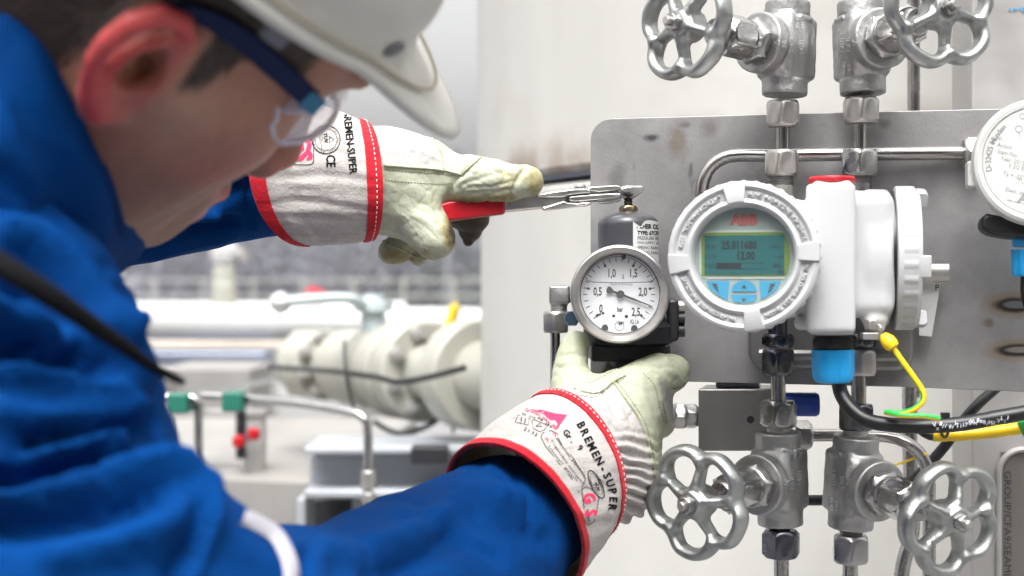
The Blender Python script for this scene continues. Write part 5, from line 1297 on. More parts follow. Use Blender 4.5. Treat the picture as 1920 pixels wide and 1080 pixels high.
V = sculpt(V, N_, [([(50, -10), (110, 120), (180, 270), (222, 390), (232, 450)], 7, -.0022), ([(0, 100), (60, 230), (110, 330), (140, 480)], 30, -.005), ([(0, 200), (40, 300), (60, 420)], 30, .006), ([(150, 300), (180, 400), (190, 480)], 22, .003), ([(0, 330), (60, 390), (120, 430)], 22, -.006), ([(0, 20), (60, 120), (130, 260)], 26, .003)])
V = V + N_ * (fbm(V, 14, 11, 2) * .003)[:, None]
col_o = obj('collar', (V, Q), M_blue, person, world=True, sharp=0, sub=1); cbv = bvh_of(V, Q)
for off_ in (0, 9):
    g = stitches(cbv, [(52 - off_, 0), (108 - off_, 118), (180 - off_, 268), (220 - off_, 375), (233 - off_, 440)], 5, 3, .0005, .0004); g2 = obj('collar_stitching', g, M_dkblue, person, world=True)
# cord over the shoulder
t = thing('shoulder_cord', 'black cord running down over the blue shoulder and hanging free at its end', 'cord', P(0, 490, .5))
g = MB(); g.tube(smooth_path([P(-80, 440, .50), P(0, 495, .485), P(80, 545, .488), P(160, 600, .502), P(230, 648, .520), P(290, 690, .54), P(342, 716, .56)], .004), [.0042] * 12 + [.004 - .0016 * i / 60 for i in range(90)], 12) if False else g.tube(smooth_path([P(-80, 440, .50), P(0, 495, .485), P(80, 545, .488), P(160, 600, .502), P(230, 648, .520), P(290, 690, .54), P(342, 716, .56)], .004), .0033, 12)
cen = [sum((Vector(g.v[i_ * 12 + j]) for j in range(12)), Vector()) / 12 for i_ in range(len(g.v) // 12)]
for i_ in range(len(g.v)):
    c_ = cen[i_ // 12]; k_ = 1.25 - .85 * max(0, (i_ // 12) / len(cen) - .35) / .65; g.v[i_] = tuple(c_ + (Vector(g.v[i_]) - c_) * k_)
obj('cord', g, mat('cord_black', (.006, .006, .007), .9, spec=.1), t, world=True)
# trousers and boots, below the picture
f = Field((-.75, .58, .02), (-.25, 1.05, 1.0), .008)
f.tube([(-.51, .80, .95), (-.51, .74, .80), (-.46, .70, .45), (-.50, .70, .08)], [.15, .10, .075, .065], .04); f.tube([(-.51, .80, .95), (-.52, .88, .80), (-.48, .92, .45), (-.54, .92, .08)], [.15, .10, .075, .065], .04)
V, Q = f.mesh(); V = relax(V, Q, 1, .5); obj('trousers', (V, Q), M_blue, person, world=True, sharp=0)
for x_, y_ in ((-.50, .70), (-.54, .92)):
    f = Field((x_ - .1, y_ - .08, -.01), (x_ + .24, y_ + .08, .16), .006); f.tube([(x_, y_, .12), (x_ - .01, y_, .05)], [.055, .05], .02); f.tube([(x_ - .01, y_, .05), (x_ + .16, y_, .045)], [.045, .042], .02); f.rbox((x_ + .07, y_, .015), (.14, .05, .015), .01, None, .005)
    V, Q = f.mesh(); obj('boot', (V, Q), M_black, person, world=True, sharp=0)

# ================================================================ helmet, in the head's frame
t = thing('safety_helmet', 'off-white safety helmet with short peak worn by the bending man', 'helmet', HM)
M_helm = mat('helmet_shell', (.52, .51, .47), .38, var=.05, vscale=25, bump=.05, bscale=120, dirt=(.30, .28, .23), dscale=22, dthr=(.56, .95))
M_hside = mat('helmet_inside', (.30, .30, .28), .6)
def hrim(th):
    c, s = math.cos(th), math.sin(th)
    a = .116 if c > 0 else .128; pk = max(0, 1 - (abs(math.atan2(s, c)) / math.radians(56)) ** 2.6)
    x_ = a * c + .053 * pk ** .8 * (c > 0); z_ = .0555 - .015 * pk + (-.012 * max(0, -c) ** 2)
    return Vector((x_ - .004, .105 * s + .004, z_ + .003))
def hbase(th):
    c, s = math.cos(th), math.sin(th); return Vector(((.108 if c > 0 else .120) * c - .004, .098 * s + .004, .003 + .0635 - .002 * max(0, c) - .012 * max(0, -c) ** 2))
nT = 120; rows = []
def hrow(fn): return [fn(2 * PI * j / nT) for j in range(nT)]
rows.append(hrow(lambda th: hrim(th) * .985 + Vector((0, 0, -.0026))))
rows.append(hrow(lambda th: hrim(th) + Vector((0, 0, -.0022)))); rows.append(hrow(lambda th: hrim(th) + Vector((0, 0, .0004))))
for u_ in (.15, .4, .65, .85): rows.append(hrow(lambda th: hrim(th).lerp(hbase(th), u_) + Vector((0, 0, .001 - .004 * math.sin(PI * u_) * (1 if hrim(th).x > .13 else .3)))))
def shell(th, ph):
    b = hbase(th); c, s = math.cos(ph), math.sin(ph); top = Vector((-.004, 0, .1785))
    rg = 1 + .0
    v = Vector((b.x * c + top.x * (1 - c), b.y * c, b.z + (top.z - b.z) * s))
    a = abs(math.sin(th)); rid = .0035 * math.exp(-((b.y * c) / .012) ** 2) * (1 if s > .25 else s / .25)
    return v + Vector((0, 0, rid)) + Vector((c * math.cos(th), c * math.sin(th), 0)) * .0018 * math.exp(-((math.degrees(ph) - 8) / 5) ** 2)
for k_ in range(1, 27): rows.append(hrow(lambda th: shell(th, PI / 2 * (k_ / 27) ** 1.0)))
g = MB(); g.grid(rows); top_i = len(g.v); g.v.append((-.004, 0, .182)); b0 = (len(rows) - 1) * nT
for j in range(nT): g.f.append((b0 + j, b0 + (j + 1) % nT, top_i)); g.m.append(0)
hs_ = obj('shell', g, M_helm, t, sharp=0)
so = hs_.modifiers.new('thick', 'SOLIDIFY'); so.thickness = .0024; so.offset = -1
g = MB(); g.tube([hrim(2 * PI * j / 120).lerp(hbase(2 * PI * j / 120), .55) + Vector((0, 0, .0012)) + Vector((math.cos(2 * PI * j / 120), math.sin(2 * PI * j / 120), 0)) * .0012 for j in range(121)], .0009, 6); obj('rim_bead', g, mat('bead_beige', (.34, .29, .21), .6), t)
# slot cover, under-brim band, headband clip
g = MB(); V_ = [HM @ Vector(v) for v in g.v]
hbv = bvh_of([HM @ Vector(v) for v in [tuple(v) for v in hs_.data.vertices and [vv_.co for vv_ in hs_.data.vertices]]], [tuple(p_.vertices) for p_ in hs_.data.polygons])
fl = Flat(); fl.poly([(737 + 19 * math.cos(a) * 1.0 + 3 * math.sin(a), -(92 - 12 * math.sin(a) - 5 * math.cos(a))) for a in [2 * PI * k_ / 20 for k_ in range(20)]])
out = MB(); out.v = [tuple(hit(hbv, x_, -y_, .0008)[0] or P(x_, -y_, .6)) for x_, y_ in fl.v]; out.f = fl.f; out.m = [0]
obj('slot_plug', out, mat('slot_grey', (.10, .10, .12), .5), t, world=True, sharp=0)
g = MB(); rr_ = []
for z_, k_ in ((.052, 1.0), (.053, 1.02), (.063, 1.03), (.064, 1.0)): rr_.append([Vector((.100 * k_ * math.cos(a), .0865 * k_ * math.sin(a), z_ + .004 * math.cos(a))) for a in [2 * PI * j / 72 for j in range(72)]])
g.grid(rr_); hb = obj('headband', g, M_black, t)
so = hb.modifiers.new('thick', 'SOLIDIFY'); so.thickness = .002
g = MB(); g.box((.010, -.093, .046), (.022, -.088, .055)); obj('harness_clip', g, mat('clip_grey', (.12, .12, .15), .4), t, bevel=.002)

# ================================================================ glasses
t = thing('safety_glasses', 'clear wraparound safety glasses with dark blue temple arms', 'glasses', HM)
M_temple = mat('temple_blue', (.002, .010, .055), .6, spec=.2); M_lens = mat('lens_clear', (.80, .78, .88), .05, alpha=.36, spec=.6); M_rimc = mat('clear_frame', (.78, .74, .84), .15, trans=.25, alpha=.85, ior=1.4)
for s in (-1, 1):
    g = MB(); pth = smooth_path([Vector((-.022, s * .079, .026)), Vector((-.008, s * .0795, .034)), Vector((.010, s * .0800, .0365)), Vector((.035, s * .0790, .0345)), Vector((.060, s * .0735, .030))], .004)
    rows = []
    for i, p in enumerate(pth):
        h_ = .0026 + .0022 * min(1, i / 8); rows.append([p + Vector((0, s * .0013, h_)), p + Vector((0, s * .0013, -h_)), p + Vector((0, -s * .0013, -h_)), p + Vector((0, -s * .0013, h_))])
    g.grid(rows, cap0=True, cap1=True); tm = obj('temple_arm', g, M_temple, t, bevel=.0008)
    g = MB(); g.box((.0545, s * .0757 - .001, .0255), (.0635, s * .0757 + .001, .0345)); obj('hinge_tip', g, mat('temple_cyan', (.01, .16, .30), .35), t, bevel=.0006)
tbv = bvh_of([HM @ v.co for v in tm.data.vertices], [tuple(p_.vertices) for p_ in tm.data.polygons])
LB = [(0, .0088), (.012, .0064), (.028, .0022), (.042, -.0015), (.054, -.0026), (.062, .0014), (.066, .0068)]
def lens_pt(a, v, off=0):
    "a: -62..62 round the face, v: 0 bottom .. 1 top"
    y_ = .067 * a / 62.0; ay = abs(y_)
    zb = float(np.interp(ay, [q_[0] for q_ in LB], [q_[1] for q_ in LB])); zt = .0275 + .002 * (ay / .067) - .010 * max(0, ay - .062) / .005
    x_ = .114 - .0546 * (ay / .066) ** 1.8
    return Vector((x_ - .010 * v + .003 * math.sin(PI * v), y_, zb + (zt - zb) * v))
na, nv = 60, 12
rows = [[lens_pt(-62 + 124 * i / na, j / nv) for i in range(na + 1)] for j in range(nv + 1)]
g = MB(); g.grid(rows, closed=False); ln = obj('lens', g, M_lens, t, sharp=0)
so = ln.modifiers.new('thick', 'SOLIDIFY'); so.thickness = .0018
edge_ = [lens_pt(-62 + 124 * i / na, 0) for i in range(na + 1)] + [lens_pt(62, j / nv) for j in range(nv + 1)] + [lens_pt(62 - 124 * i / na, 1) for i in range(na + 1)] + [lens_pt(-62, 1 - j / nv) for j in range(nv + 1)]
g = MB(); g.tube(edge_, .0017, 8); obj('lens_rim', g, M_rimc, t)
for s in (-1, 1):
    g = MB(); g.tube([Vector((.060, s * .0735, .029)), lens_pt(s * 60, .7), lens_pt(s * 52, .6)], [.0045, .0042, .002], 8, sq=.6); obj('end_piece', g, M_rimc, t)
# ================================================================ pliers
t = thing('locking_pliers', 'steel pliers with red grip clamping the regulator screw, held by the upper glove', 'pliers', P(890, 392, .955))
def plY(px): return .957 + (px - 840) / 365 * .010
def cp_(x, y): return 820 + x / 4.571, 280 + y / 4.571
def slab(name, pts, dz, th, m, bevel=.0012, zoom=True, par=None):
    poly = [cp_(*p) if zoom else p for p in pts]; n = len(poly)
    A = [P(x, y, plY(x) - th / 2 + dz) for x, y in poly]; B = [a + Vector((0, th, 0)) for a in A]
    ar = sum(poly[i][0] * poly[(i + 1) % n][1] - poly[(i + 1) % n][0] * poly[i][1] for i in range(n))
    fs = [tuple(range(n)), tuple(range(2 * n - 1, n - 1, -1))] + [(i, n + i, n + (i + 1) % n, (i + 1) % n) for i in range(n)]
    if ar > 0: fs = [q[::-1] for q in fs]
    g = MB(); g.add(A + B, fs); return obj(name, g, m, t, world=True, bevel=bevel, seg=3)
slab('red_grip', [(-60, 640), (-30, 480), (110, 440), (300, 420), (520, 408), (565, 414), (582, 432), (582, 545), (560, 556), (300, 588), (100, 614)], 0, .0125, M_red, .0042)
g = MB(); g.tube([P(*cp_(600, 478), plY(950)), P(*cp_(1110, 408), plY(1060))], .004, 12)
slab('handle_web', [(560, 425), (860, 386), (1105, 372), (1100, 440), (1120, 470), (1060, 492), (800, 518), (560, 542)], .0005, .0078, M_pliers, .002)
slab('handle_top', [(850, 388), (1000, 360), (1180, 338), (1280, 336), (1312, 352), (1316, 374), (1200, 382), (1105, 398), (1090, 410), (860, 410)], 0, .0110, M_pliers, .0016)
slab('handle_bottom', [(900, 500), (1090, 440), (1115, 456), (1200, 460), (1300, 450), (1322, 466), (1290, 482), (1160, 494), (960, 520), (910, 522)], 0, .0110, M_pliers, .0014)
slab('link', [(1130, 405), (1200, 396), (1300, 388), (1540, 374), (1572, 380), (1574, 404), (1540, 416), (1400, 430), (1200, 448), (1140, 444), (1126, 428)], -.001, .0065, M_pliers, .0010)
slab('upper_jaw', [(1290, 326), (1360, 316), (1540, 306), (1578, 322), (1576, 342), (1520, 350), (1390, 366), (1300, 352)], .001, .0085, M_pliers, .0012)
slab('lower_jaw', [(1365, 432), (1480, 420), (1560, 410), (1578, 430), (1560, 448), (1480, 462), (1370, 468)], .0015, .0075, M_pliers, .0010)
slab('jaw_head', [(1555, 350), (1585, 318), (1620, 310), (1700, 312), (1758, 311), (1772, 334), (1766, 362), (1700, 408), (1662, 424), (1618, 420), (1568, 404), (1552, 380)], .004, .0100, M_pliers, .0014)
slab('jaw_tooth', [(1585, 326), (1640, 318), (1672, 330), (1664, 372), (1600, 366), (1570, 350)], -.002, .006, M_pliers, .0012)
slab('jaw_teeth_lower', [(1586, 372), (1680, 376), (1676, 402), (1630, 412), (1590, 396)], -.0012, .005, M_dkss, .0008)
slab('fork_inside', [(1096, 392), (1200, 372), (1320, 350), (1560, 338), (1578, 350), (1578, 420), (1470, 440), (1300, 452), (1130, 466), (1100, 440)], .003, .004, M_block, .0004)
a = P(*cp_(1223, 345), plY(1088)); g = MB(); g.lathe([(48 / 4.571 * U(.955), 0), (50 / 4.571 * U(.955), .0006), (50 / 4.571 * U(.955), .0022), (44 / 4.571 * U(.955), .0032), (0, .0035)], 32, Matrix.Translation(a)); g.lathe([(40 / 4.571 * U(.955), -.002), (40 / 4.571 * U(.955), 0)], 24, Matrix.Translation(a)); obj('pivot_pin', g, M_pliers, t, world=True)
a = P(*cp_(930, 512), plY(1020)); g = MB(); g.lathe([(.0022, -.0006), (.0030, .0), (.0030, .001)], 20, Matrix.Translation(a)); obj('rivet', g, M_ss2, t, world=True)
g = MB(); g.tube([P(770, 425, .985), P(860, 405, .985)], .006, 14); obj('second_grip', g, M_red, t, world=True)

# ================================================================ gloves
def leather_mat():
    m, nt, b = new_mat('glove_leather'); N = nt.nodes; L = nt.links; tc = N.new('ShaderNodeTexCoord')
    at = N.new('ShaderNodeAttribute'); at.attribute_name = 'Col'
    def nz(sc, det=5, ro=.6, st=None):
        s = tc.outputs['Object']
        if st: mp = N.new('ShaderNodeMapping'); mp.inputs['Scale'].default_value = st; L.new(s, mp.inputs[0]); s = mp.outputs[0]
        n = N.new('ShaderNodeTexNoise'); n.inputs['Scale'].default_value = sc; n.inputs['Detail'].default_value = det; n.inputs['Roughness'].default_value = ro; L.new(s, n.inputs['Vector']); return n.outputs[0]
    def mr(s, a, b_, c, d): r = N.new('ShaderNodeMapRange'); r.inputs[1].default_value = a; r.inputs[2].default_value = b_; r.inputs[3].default_value = c; r.inputs[4].default_value = d; L.new(s, r.inputs[0]); return r.outputs[0]
    # the attribute's red channel is wear and dirt, with shade painted on one finger
    sp = N.new('ShaderNodeSeparateColor'); L.new(at.outputs['Color'], sp.inputs[0])
    d = N.new('ShaderNodeMath'); d.operation = 'ADD'; L.new(sp.outputs[0], d.inputs[0]); L.new(mr(nz(55, 8, .7), .3, .7, -.32, .32), d.inputs[1])
    def mix(f, a, b_):
        x_ = N.new('ShaderNodeMix'); x_.data_type = 'RGBA'
        for sk, v in ((x_.inputs[0], f), (x_.inputs[6], a), (x_.inputs[7], b_)):
            if isinstance(v, tuple): sk.default_value = (*v, 1)
            else: L.new(v, sk)
        return x_.outputs[2]
    c = mix(mr(nz(14), .35, .65, 0, 1), (.37, .39, .275), (.46, .47, .365))
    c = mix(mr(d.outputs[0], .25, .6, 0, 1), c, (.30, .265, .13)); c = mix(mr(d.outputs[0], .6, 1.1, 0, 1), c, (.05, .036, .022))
    L.new(c, b.inputs['Base Color']); b.inputs['Roughness'].default_value = .55; b.inputs['Specular IOR Level'].default_value = .35
    bp = N.new('ShaderNodeBump'); bp.inputs['Strength'].default_value = .6; bp.inputs['Distance'].default_value = .0014; L.new(nz(160, 6, .65, (1, 1.3, .7)), bp.inputs['Height'])
    vo = N.new('ShaderNodeTexVoronoi'); vo.feature = 'DISTANCE_TO_EDGE'; vo.inputs['Scale'].default_value = 260; L.new(tc.outputs['Object'], vo.inputs['Vector'])
    b2 = N.new('ShaderNodeBump'); b2.inputs['Strength'].default_value = .22; b2.inputs['Distance'].default_value = .0006; L.new(vo.outputs[0], b2.inputs['Height']); L.new(bp.outputs[0], b2.inputs['Normal'])
    L.new(b2.outputs[0], b.inputs['Normal']); return m
M_leather = leather_mat()
M_canvas = cloth_mat('glove_canvas', (.47, .44, .42), tw=450, weave=.5, var=.10, dirt=(.26, .23, .21), slub=(.05,)); M_canvas2 = cloth_mat('glove_canvas_low', (.44, .41, .39), tw=450, weave=.5, var=.10, dirt=(.36, .31, .28), slub=(.9,))
M_knit = cloth_mat('glove_back_cloth', (.46, .43, .415), tw=420, weave=.6, var=.09, dirt=(.36, .31, .28))
M_bind = cloth_mat('red_binding', (.50, .008, .02), tw=500, weave=.8, var=.14)
M_thread_w = mat('white_thread', (.78, .74, .70), .8); M_thread_g = mat('grey_thread', (.22, .24, .16), .8)
M_welt = mat('seam_edge', (.34, .35, .24), .7, var=.2, vscale=300); M_pink = mat('red_print', (.72, .025, .10), .8)
M_lining = mat('cuff_lining', (.42, .28, .19), .95, var=.2, vscale=300)

def glove(label, tY, prims, bounds, canvas, wr, dirt, hide, strokes):
    "the hand part: prims are lists of (px, py, Y, radius in px) chains"
    lo, hi = bounds; f = Field(lo, hi, .00115)
    for pts, k in prims: f.tube([P(x_, y_, Y) for x_, y_, Y, r in pts], [r * U(Y) for x_, y_, Y, r in pts], k)
    V, Q = f.mesh(); V = relax(V, Q, 2, .45); N_ = vnormals(V, Q)
    V = sculpt(V, N_, strokes); 
    V = V + N_ * (fbm(V * np.array([1, 1, 1.5]), 60, 21, 3) * .0006)[:, None]
    q_ = V @ np.array([[.7, -.3, .6], [.3, .9, .1], [-.6, .1, .75]]); w_ = np.clip(.45 + 1.2 * vnoise(V, 45, 77), 0, 1)
    for sc_, am_ in ((75, .0006), (190, .0004)): rg = np.abs(vnoise(q_ * np.array([1, 1, 2.0]), sc_, 50)); V = V - N_ * (np.exp(-(rg / .12) ** 2) * am_ * w_)[:, None]
    if wr: V = wr(V, N_)
    N_ = vnormals(V, Q)
    px, py = vpix(V); dm = np.zeros(len(V))
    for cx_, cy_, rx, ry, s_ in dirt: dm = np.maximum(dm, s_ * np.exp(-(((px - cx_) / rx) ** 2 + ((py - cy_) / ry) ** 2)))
    fx, fy = px[Q].mean(1), py[Q].mean(1)
    front = N_[Q].mean(1)[:, 1] < .35
    m = np.zeros(len(Q), bool)
    for poly in canvas: m |= inpoly(fx, fy, poly)
    m &= front
    th_ = thing('work_glove', label, 'glove', P(*tY)); bv = bvh_of(V, Q)
    c = np.c_[dm, dm, dm, np.ones(len(V))]
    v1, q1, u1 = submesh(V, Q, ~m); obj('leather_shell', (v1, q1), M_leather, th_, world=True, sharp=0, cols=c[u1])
    if m.any(): v2, q2, u2 = submesh(V, Q, m); obj('cloth_back', (v2, q2), M_knit, th_, world=True, sharp=0)
    return th_, bv, V, N_
def cuff(th_, r0, r1, bulge, creases, bindw, lab, nS=46, n=144, flare=.0, seed=0):
    "sleeve of the glove between two rings (opening, hand end)"
    A = ring4(*r0, n=n); B = ring4(*r1, n=n); cA = sum(A, Vector()) / n; cB = sum(B, Vector()) / n
    def surf(s_, j, off=0):
        p = A[j].lerp(B[j], s_); c = cA.lerp(cB, s_); o_ = (p - c); L_ = o_.length; o_ = o_ / L_
        return p + o_ * (bulge * math.sin(PI * min(1, s_ * 1.0)) + off)
    rows = [[surf(i / nS, j) for j in range(n)] for i in range(nS + 1)]
    V = np.array([tuple(p) for r in rows for p in r]); Q = np.array([(i * n + j, i * n + (j + 1) % n, (i + 1) * n + (j + 1) % n, (i + 1) * n + j) for i in range(nS) for j in range(n)])
    N_ = vnormals(V, Q); cen = np.array([tuple(cA.lerp(cB, i / nS)) for i in range(nS + 1) for j in range(n)])
    if ((V - cen) * N_).sum() < 0: N_ = -N_; Q = Q[:, ::-1].copy()
    S_ = np.repeat(np.arange(nS + 1) / nS, n)
    V = sculpt(V, N_, creases); ang = np.tile(np.arange(n) * 2 * PI / n, nS + 1)
    pq = np.stack([np.cos(ang) * 3.2, np.sin(ang) * 3.2, S_ * 1.1], 1)
    V = V + N_ * (fbm(pq, 1.6, 31 + seed, 4) * .0011 * np.sin(PI * np.clip(S_, .02, 1)) ** .5)[:, None]
    o_ = obj('cuff', (V, Q), M_canvas if seed == 3 else M_canvas2, th_, world=True, sharp=0)
    so = o_.modifiers.new('thick', 'SOLIDIFY'); so.thickness = .0011; so.offset = -1
    # inner lining a little inside
    g = MB(); g.grid([[Vector(V[i * n + j]) - Vector(N_[i * n + j]) * .0018 for j in range(n)] for i in range(0, 24)]); obj('lining', g, M_lining, th_, world=True, sharp=0)
    def band(i0, i1, off, name):
        g = MB(); rr = []; prof = [(i0, .0002), (i0, off), ((i0 + i1) / 2, off * 1.25), (i1, off), (i1, .0002)]
        if i0 <= 0: prof = [(0, -.0022), (i0 - .35, -.0015), (i0 - .5, 0), (i0 - .35, off)] + prof[2:]
        for ii, oo in prof:
            row = []
            for j in range(n):
                a_ = max(0, min(nS, ii)); i_ = int(min(nS - 1, math.floor(a_))); w_ = a_ - i_
                p = V[i_ * n + j] * (1 - w_) + V[(i_ + 1) * n + j] * w_; nn = N_[i_ * n + j]
                ex = (V[j] - V[n + j]) * (-ii) if ii < 0 else 0
                row.append(Vector(p + nn * oo + ex))
            rr.append(row)
        g.grid(rr); return obj(name, g, M_bind, th_, world=True, sharp=50)
    band(0, bindw[0], .0009, 'edge_binding'); band(nS - bindw[1], nS, .0011, 'wrist_binding')
    g = MB()
    ii = nS - bindw[1] * .42
    i_ = int(ii); w_ = ii - i_
    line = [Vector(V[i_ * n + j] * (1 - w_) + V[(i_ + 1) * n + j] * w_ + N_[i_ * n + j] * .0016) for j in range(n)]
    k_ = 0; dense = smooth_path(line, .0004, True)
    while k_ + 5 < len(dense): g.tube(dense[k_:k_ + 5], .00032, 5); k_ += 8
    obj('binding_stitches', g, M_thread_w, th_, world=True, sharp=0)['kind'] = 'stuff'
    return V, Q, N_, bvh_of(V, Q)
def decal(bv, fl, name, m, par, off=.00035):
    out = MB(); ok = []
    for x_, y_ in fl.v:
        p, n_ = hit(bv, x_, -y_, off); ok.append(p is not None); out.v.append(tuple(p) if p else (0, 0, 0))
    out.f = [f_ for f_ in fl.f if all(ok[i] for i in f_)]; out.m = [0] * len(out.f)
    return obj(name, out, m, par, world=True, sharp=0) if out.f else None
def bb(x0, y0, Y0, x1, y1, Y1, pad=.01):
    a = [P(x, y, Y) for x in (x0, x1) for y in (y0, y1) for Y in (Y0, Y1)]
    return tuple(min(v[i] for v in a) - pad for i in range(3)), tuple(max(v[i] for v in a) + pad for i in range(3))

# ---- upper glove, on the pliers
canv = [[(680, 225), (754, 236), (790, 240), (804, 254), (828, 288), (833, 318), (792, 312), (721, 309), (700, 309)]]
strokes = [([(721, 310), (770, 314), (830, 319), (866, 328)], 5, .0013), ([(866, 328), (888, 310), (900, 300), (904, 292)], 4, -.0018), ([(866, 328), (850, 352), (838, 372), (832, 392)], 7, -.0014),
           ([(984, 316), (966, 345), (958, 372)], 5, -.0018), ([(880, 352), (930, 350), (962, 338)], 4, -.0010), ([(870, 345), (900, 335), (950, 318)], 4, -.0008), ([(900, 372), (935, 362)], 3, -.0009), ([(890, 300), (930, 320), (960, 330)], 4, -.0008),
           ([(845, 372), (900, 362), (960, 356)], 5, -.0012), ([(700, 355), (760, 372), (815, 400), (838, 440)], 14, -.0008), ([(720, 400), (790, 410), (835, 430)], 8, .0006), ([(858, 372), (852, 352), (864, 338)], 5, .0016),
           ([(715, 262), (770, 262), (820, 290)], 6, -.0008), ([(720, 285), (780, 280), (825, 300)], 5, .0006), ([(740, 250), (760, 300)], 5, -.0007), ([(935, 300), (950, 325), (940, 345)], 3, -.0008), ([(915, 296), (922, 330)], 3, -.0006)]
dirt = [(955, 332, 40, 26, .5), (1003, 340, 26, 36, .72), (880, 380, 60, 14, 1.0), (935, 372, 40, 12, .8), (760, 480, 60, 22, .72), (885, 430, 45, 45, 2.2), (825, 470, 24, 16, .25), (978, 320, 10, 10, .6), (815, 360, 14, 14, .2)]  # dirty spots; the strongest, on the finger behind, also paints in its shade
prims = [([(690, 338, .958, 98), (735, 345, .965, 92), (768, 365, .967, 68)], .01), ([(735, 312, .965, 70), (796, 314, .968, 56), (845, 332, .968, 42)], .012),
         ([(760, 376, .960, 70), (788, 415, .952, 48), (814, 446, .948, 41)], .012), ([(835, 340, .965, 40), (880, 336, .956, 47), (920, 338, .953, 41), (950, 342, .953, 35)], .008),
         ([(955, 343, .955, 31), (982, 339, .956, 30), (990, 340, .957, 29)], .004), ([(815, 330, .98, 45), (860, 345, .985, 36), (905, 350, .985, 30)], .01),
         ([(775, 440, .985, 28), (745, 468, .978, 27), (733, 472, .974, 25)], .005), ([(800, 450, .985, 22), (785, 484, .980, 14)], .004),
         ([(860, 392, .985, 36), (884, 408, .988, 33), (881, 432, .990, 22), (878, 452, .990, 11)], .006)]
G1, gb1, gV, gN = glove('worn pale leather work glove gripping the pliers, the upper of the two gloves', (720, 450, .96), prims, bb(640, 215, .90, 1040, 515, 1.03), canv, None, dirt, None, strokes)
g = MB()
for pts in ([(722, 317), (770, 322), (830, 326), (862, 330)], [(722, 337), (770, 342), (820, 345), (852, 343)], [(866, 325), (885, 308), (898, 298)], [(712, 446), (740, 460), (775, 478), (800, 487)]):
    h_ = stitches(gb1, pts, 3.0, 2.4, .00026, .0002); g.add(h_.v, h_.f)
obj('seam_stitches', g, M_thread_g, G1, world=True, sharp=0)['kind'] = 'stuff'
g = MB()
for pts in ([(721, 310), (770, 314), (830, 319), (866, 328)], [(866, 326), (884, 309), (904, 293)], [(800, 247), (826, 284), (833, 318)], [(706, 447), (740, 462), (775, 480), (806, 489)]):
    q_ = [hit(gb1, p_.x, p_.y, .0001)[0] for p_ in smooth_path([(a, b, 0) for a, b in pts], 3)]; q_ = [v for v in q_ if v]
    if len(q_) > 2: g.tube(q_, .0007, 6)
obj('seam_welt', g, M_welt, G1, world=True, sharp=0)['kind'] = 'stuff'
r0 = (P(556, 182, .93), P(468, 312, .884), P(566, 459, .925), P(600, 320, .975)); r1 = (P(686, 231, .957), P(717, 338, .916), P(697, 449, .952), P(690, 340, 1.0))
cr = [([(500, 385), (560, 375), (640, 385), (700, 395)], 5, -.0012), ([(520, 400), (580, 395), (660, 405)], 5, .0010), ([(520, 335), (600, 328), (690, 336)], 5, -.0008), ([(560, 345), (640, 345), (705, 352)], 5, .0008), ([(560, 420), (600, 440), (640, 448)], 8, -.0012), ([(540, 410), (575, 430), (585, 455)], 7, .0012)]
cV, cQ, cN, cb = cuff(G1, r0, r1, .0015, cr, (5.2, 5.6), '', seed=3)
fl = Flat(); A_ = math.radians
fl.text('BREMEN-SUPER', 655.5, -267, 20, A_(-84), .025, sx=.86)
fl.text('CE', 619, -302, 24, A_(-88), .02, sx=.8); fl.ring(611, -262, 26.5, 1.6); fl.ring(611, -262, 20.5, .8)
fl.arctext('Bauart geprueft - Type approved', 611, -262, 23.4, A_(260), A_(-70), 4.6, .01); fl.text('TUV', 610, -259, 10, A_(-84), .03); fl.line([(604, -243), (603, -280)], .9); fl.line([(617, -256), (626, -262), (617, -268), (617, -256)], 1.2); fl.text('Rheinland', 600, -262, 4.5, A_(-84))
fl.rrect(545, -309, 588, -262, 8, 1.4); fl.text('gepruefte', 550, -294, 6.5, A_(-80), .02); fl.text('Sicherheit', 545, -294, 5.5, A_(-80), .02)
decal(cb, fl, 'black_print', M_ink, G1)
fl = Flat(); fl.text('GS', 566, -278, 42, A_(-84), .06, sx=.92); decal(cb, fl, 'red_print', M_pink, G1)

# ---- lower glove, under the gauge
canv = [[(1060, 726), (1078, 728), (1134, 721), (1152, 716), (1167, 738), (1199, 786), (1213, 829), (1224, 873), (1238, 960), (1215, 1000), (1100, 1010), (1060, 880)],
        [(1233, 708), (1268, 742), (1285, 800), (1262, 802), (1250, 791), (1240, 745)]]
def gathers(V, N):
    px, py = vpix(V); s_ = (px - 1150) * .35 + (py - 730) * .94
    m = np.exp(-((px - (1180 + .25 * (py - 850) * 0)) / 42) ** 2) * sm(790, 850, py) * sm(1000, 985, py)
    m2 = np.exp(-(((px - 1140) * .8 - (py - 770) * .5) / 28) ** 2) * sm(840, 800, py) * sm(715, 735, py)
    w = np.sin((py * .95 - px * .22 + 6 * vnoise(V, 90, 5)) * 2 * PI / 19) ; w2 = np.sin((px * .8 - py * .45 + 4 * vnoise(V, 90, 6)) * 2 * PI / 17)
    return V + N * ((w * m * .0021 + w2 * m2 * .0010) * (N[:, 1] < .3))[:, None]
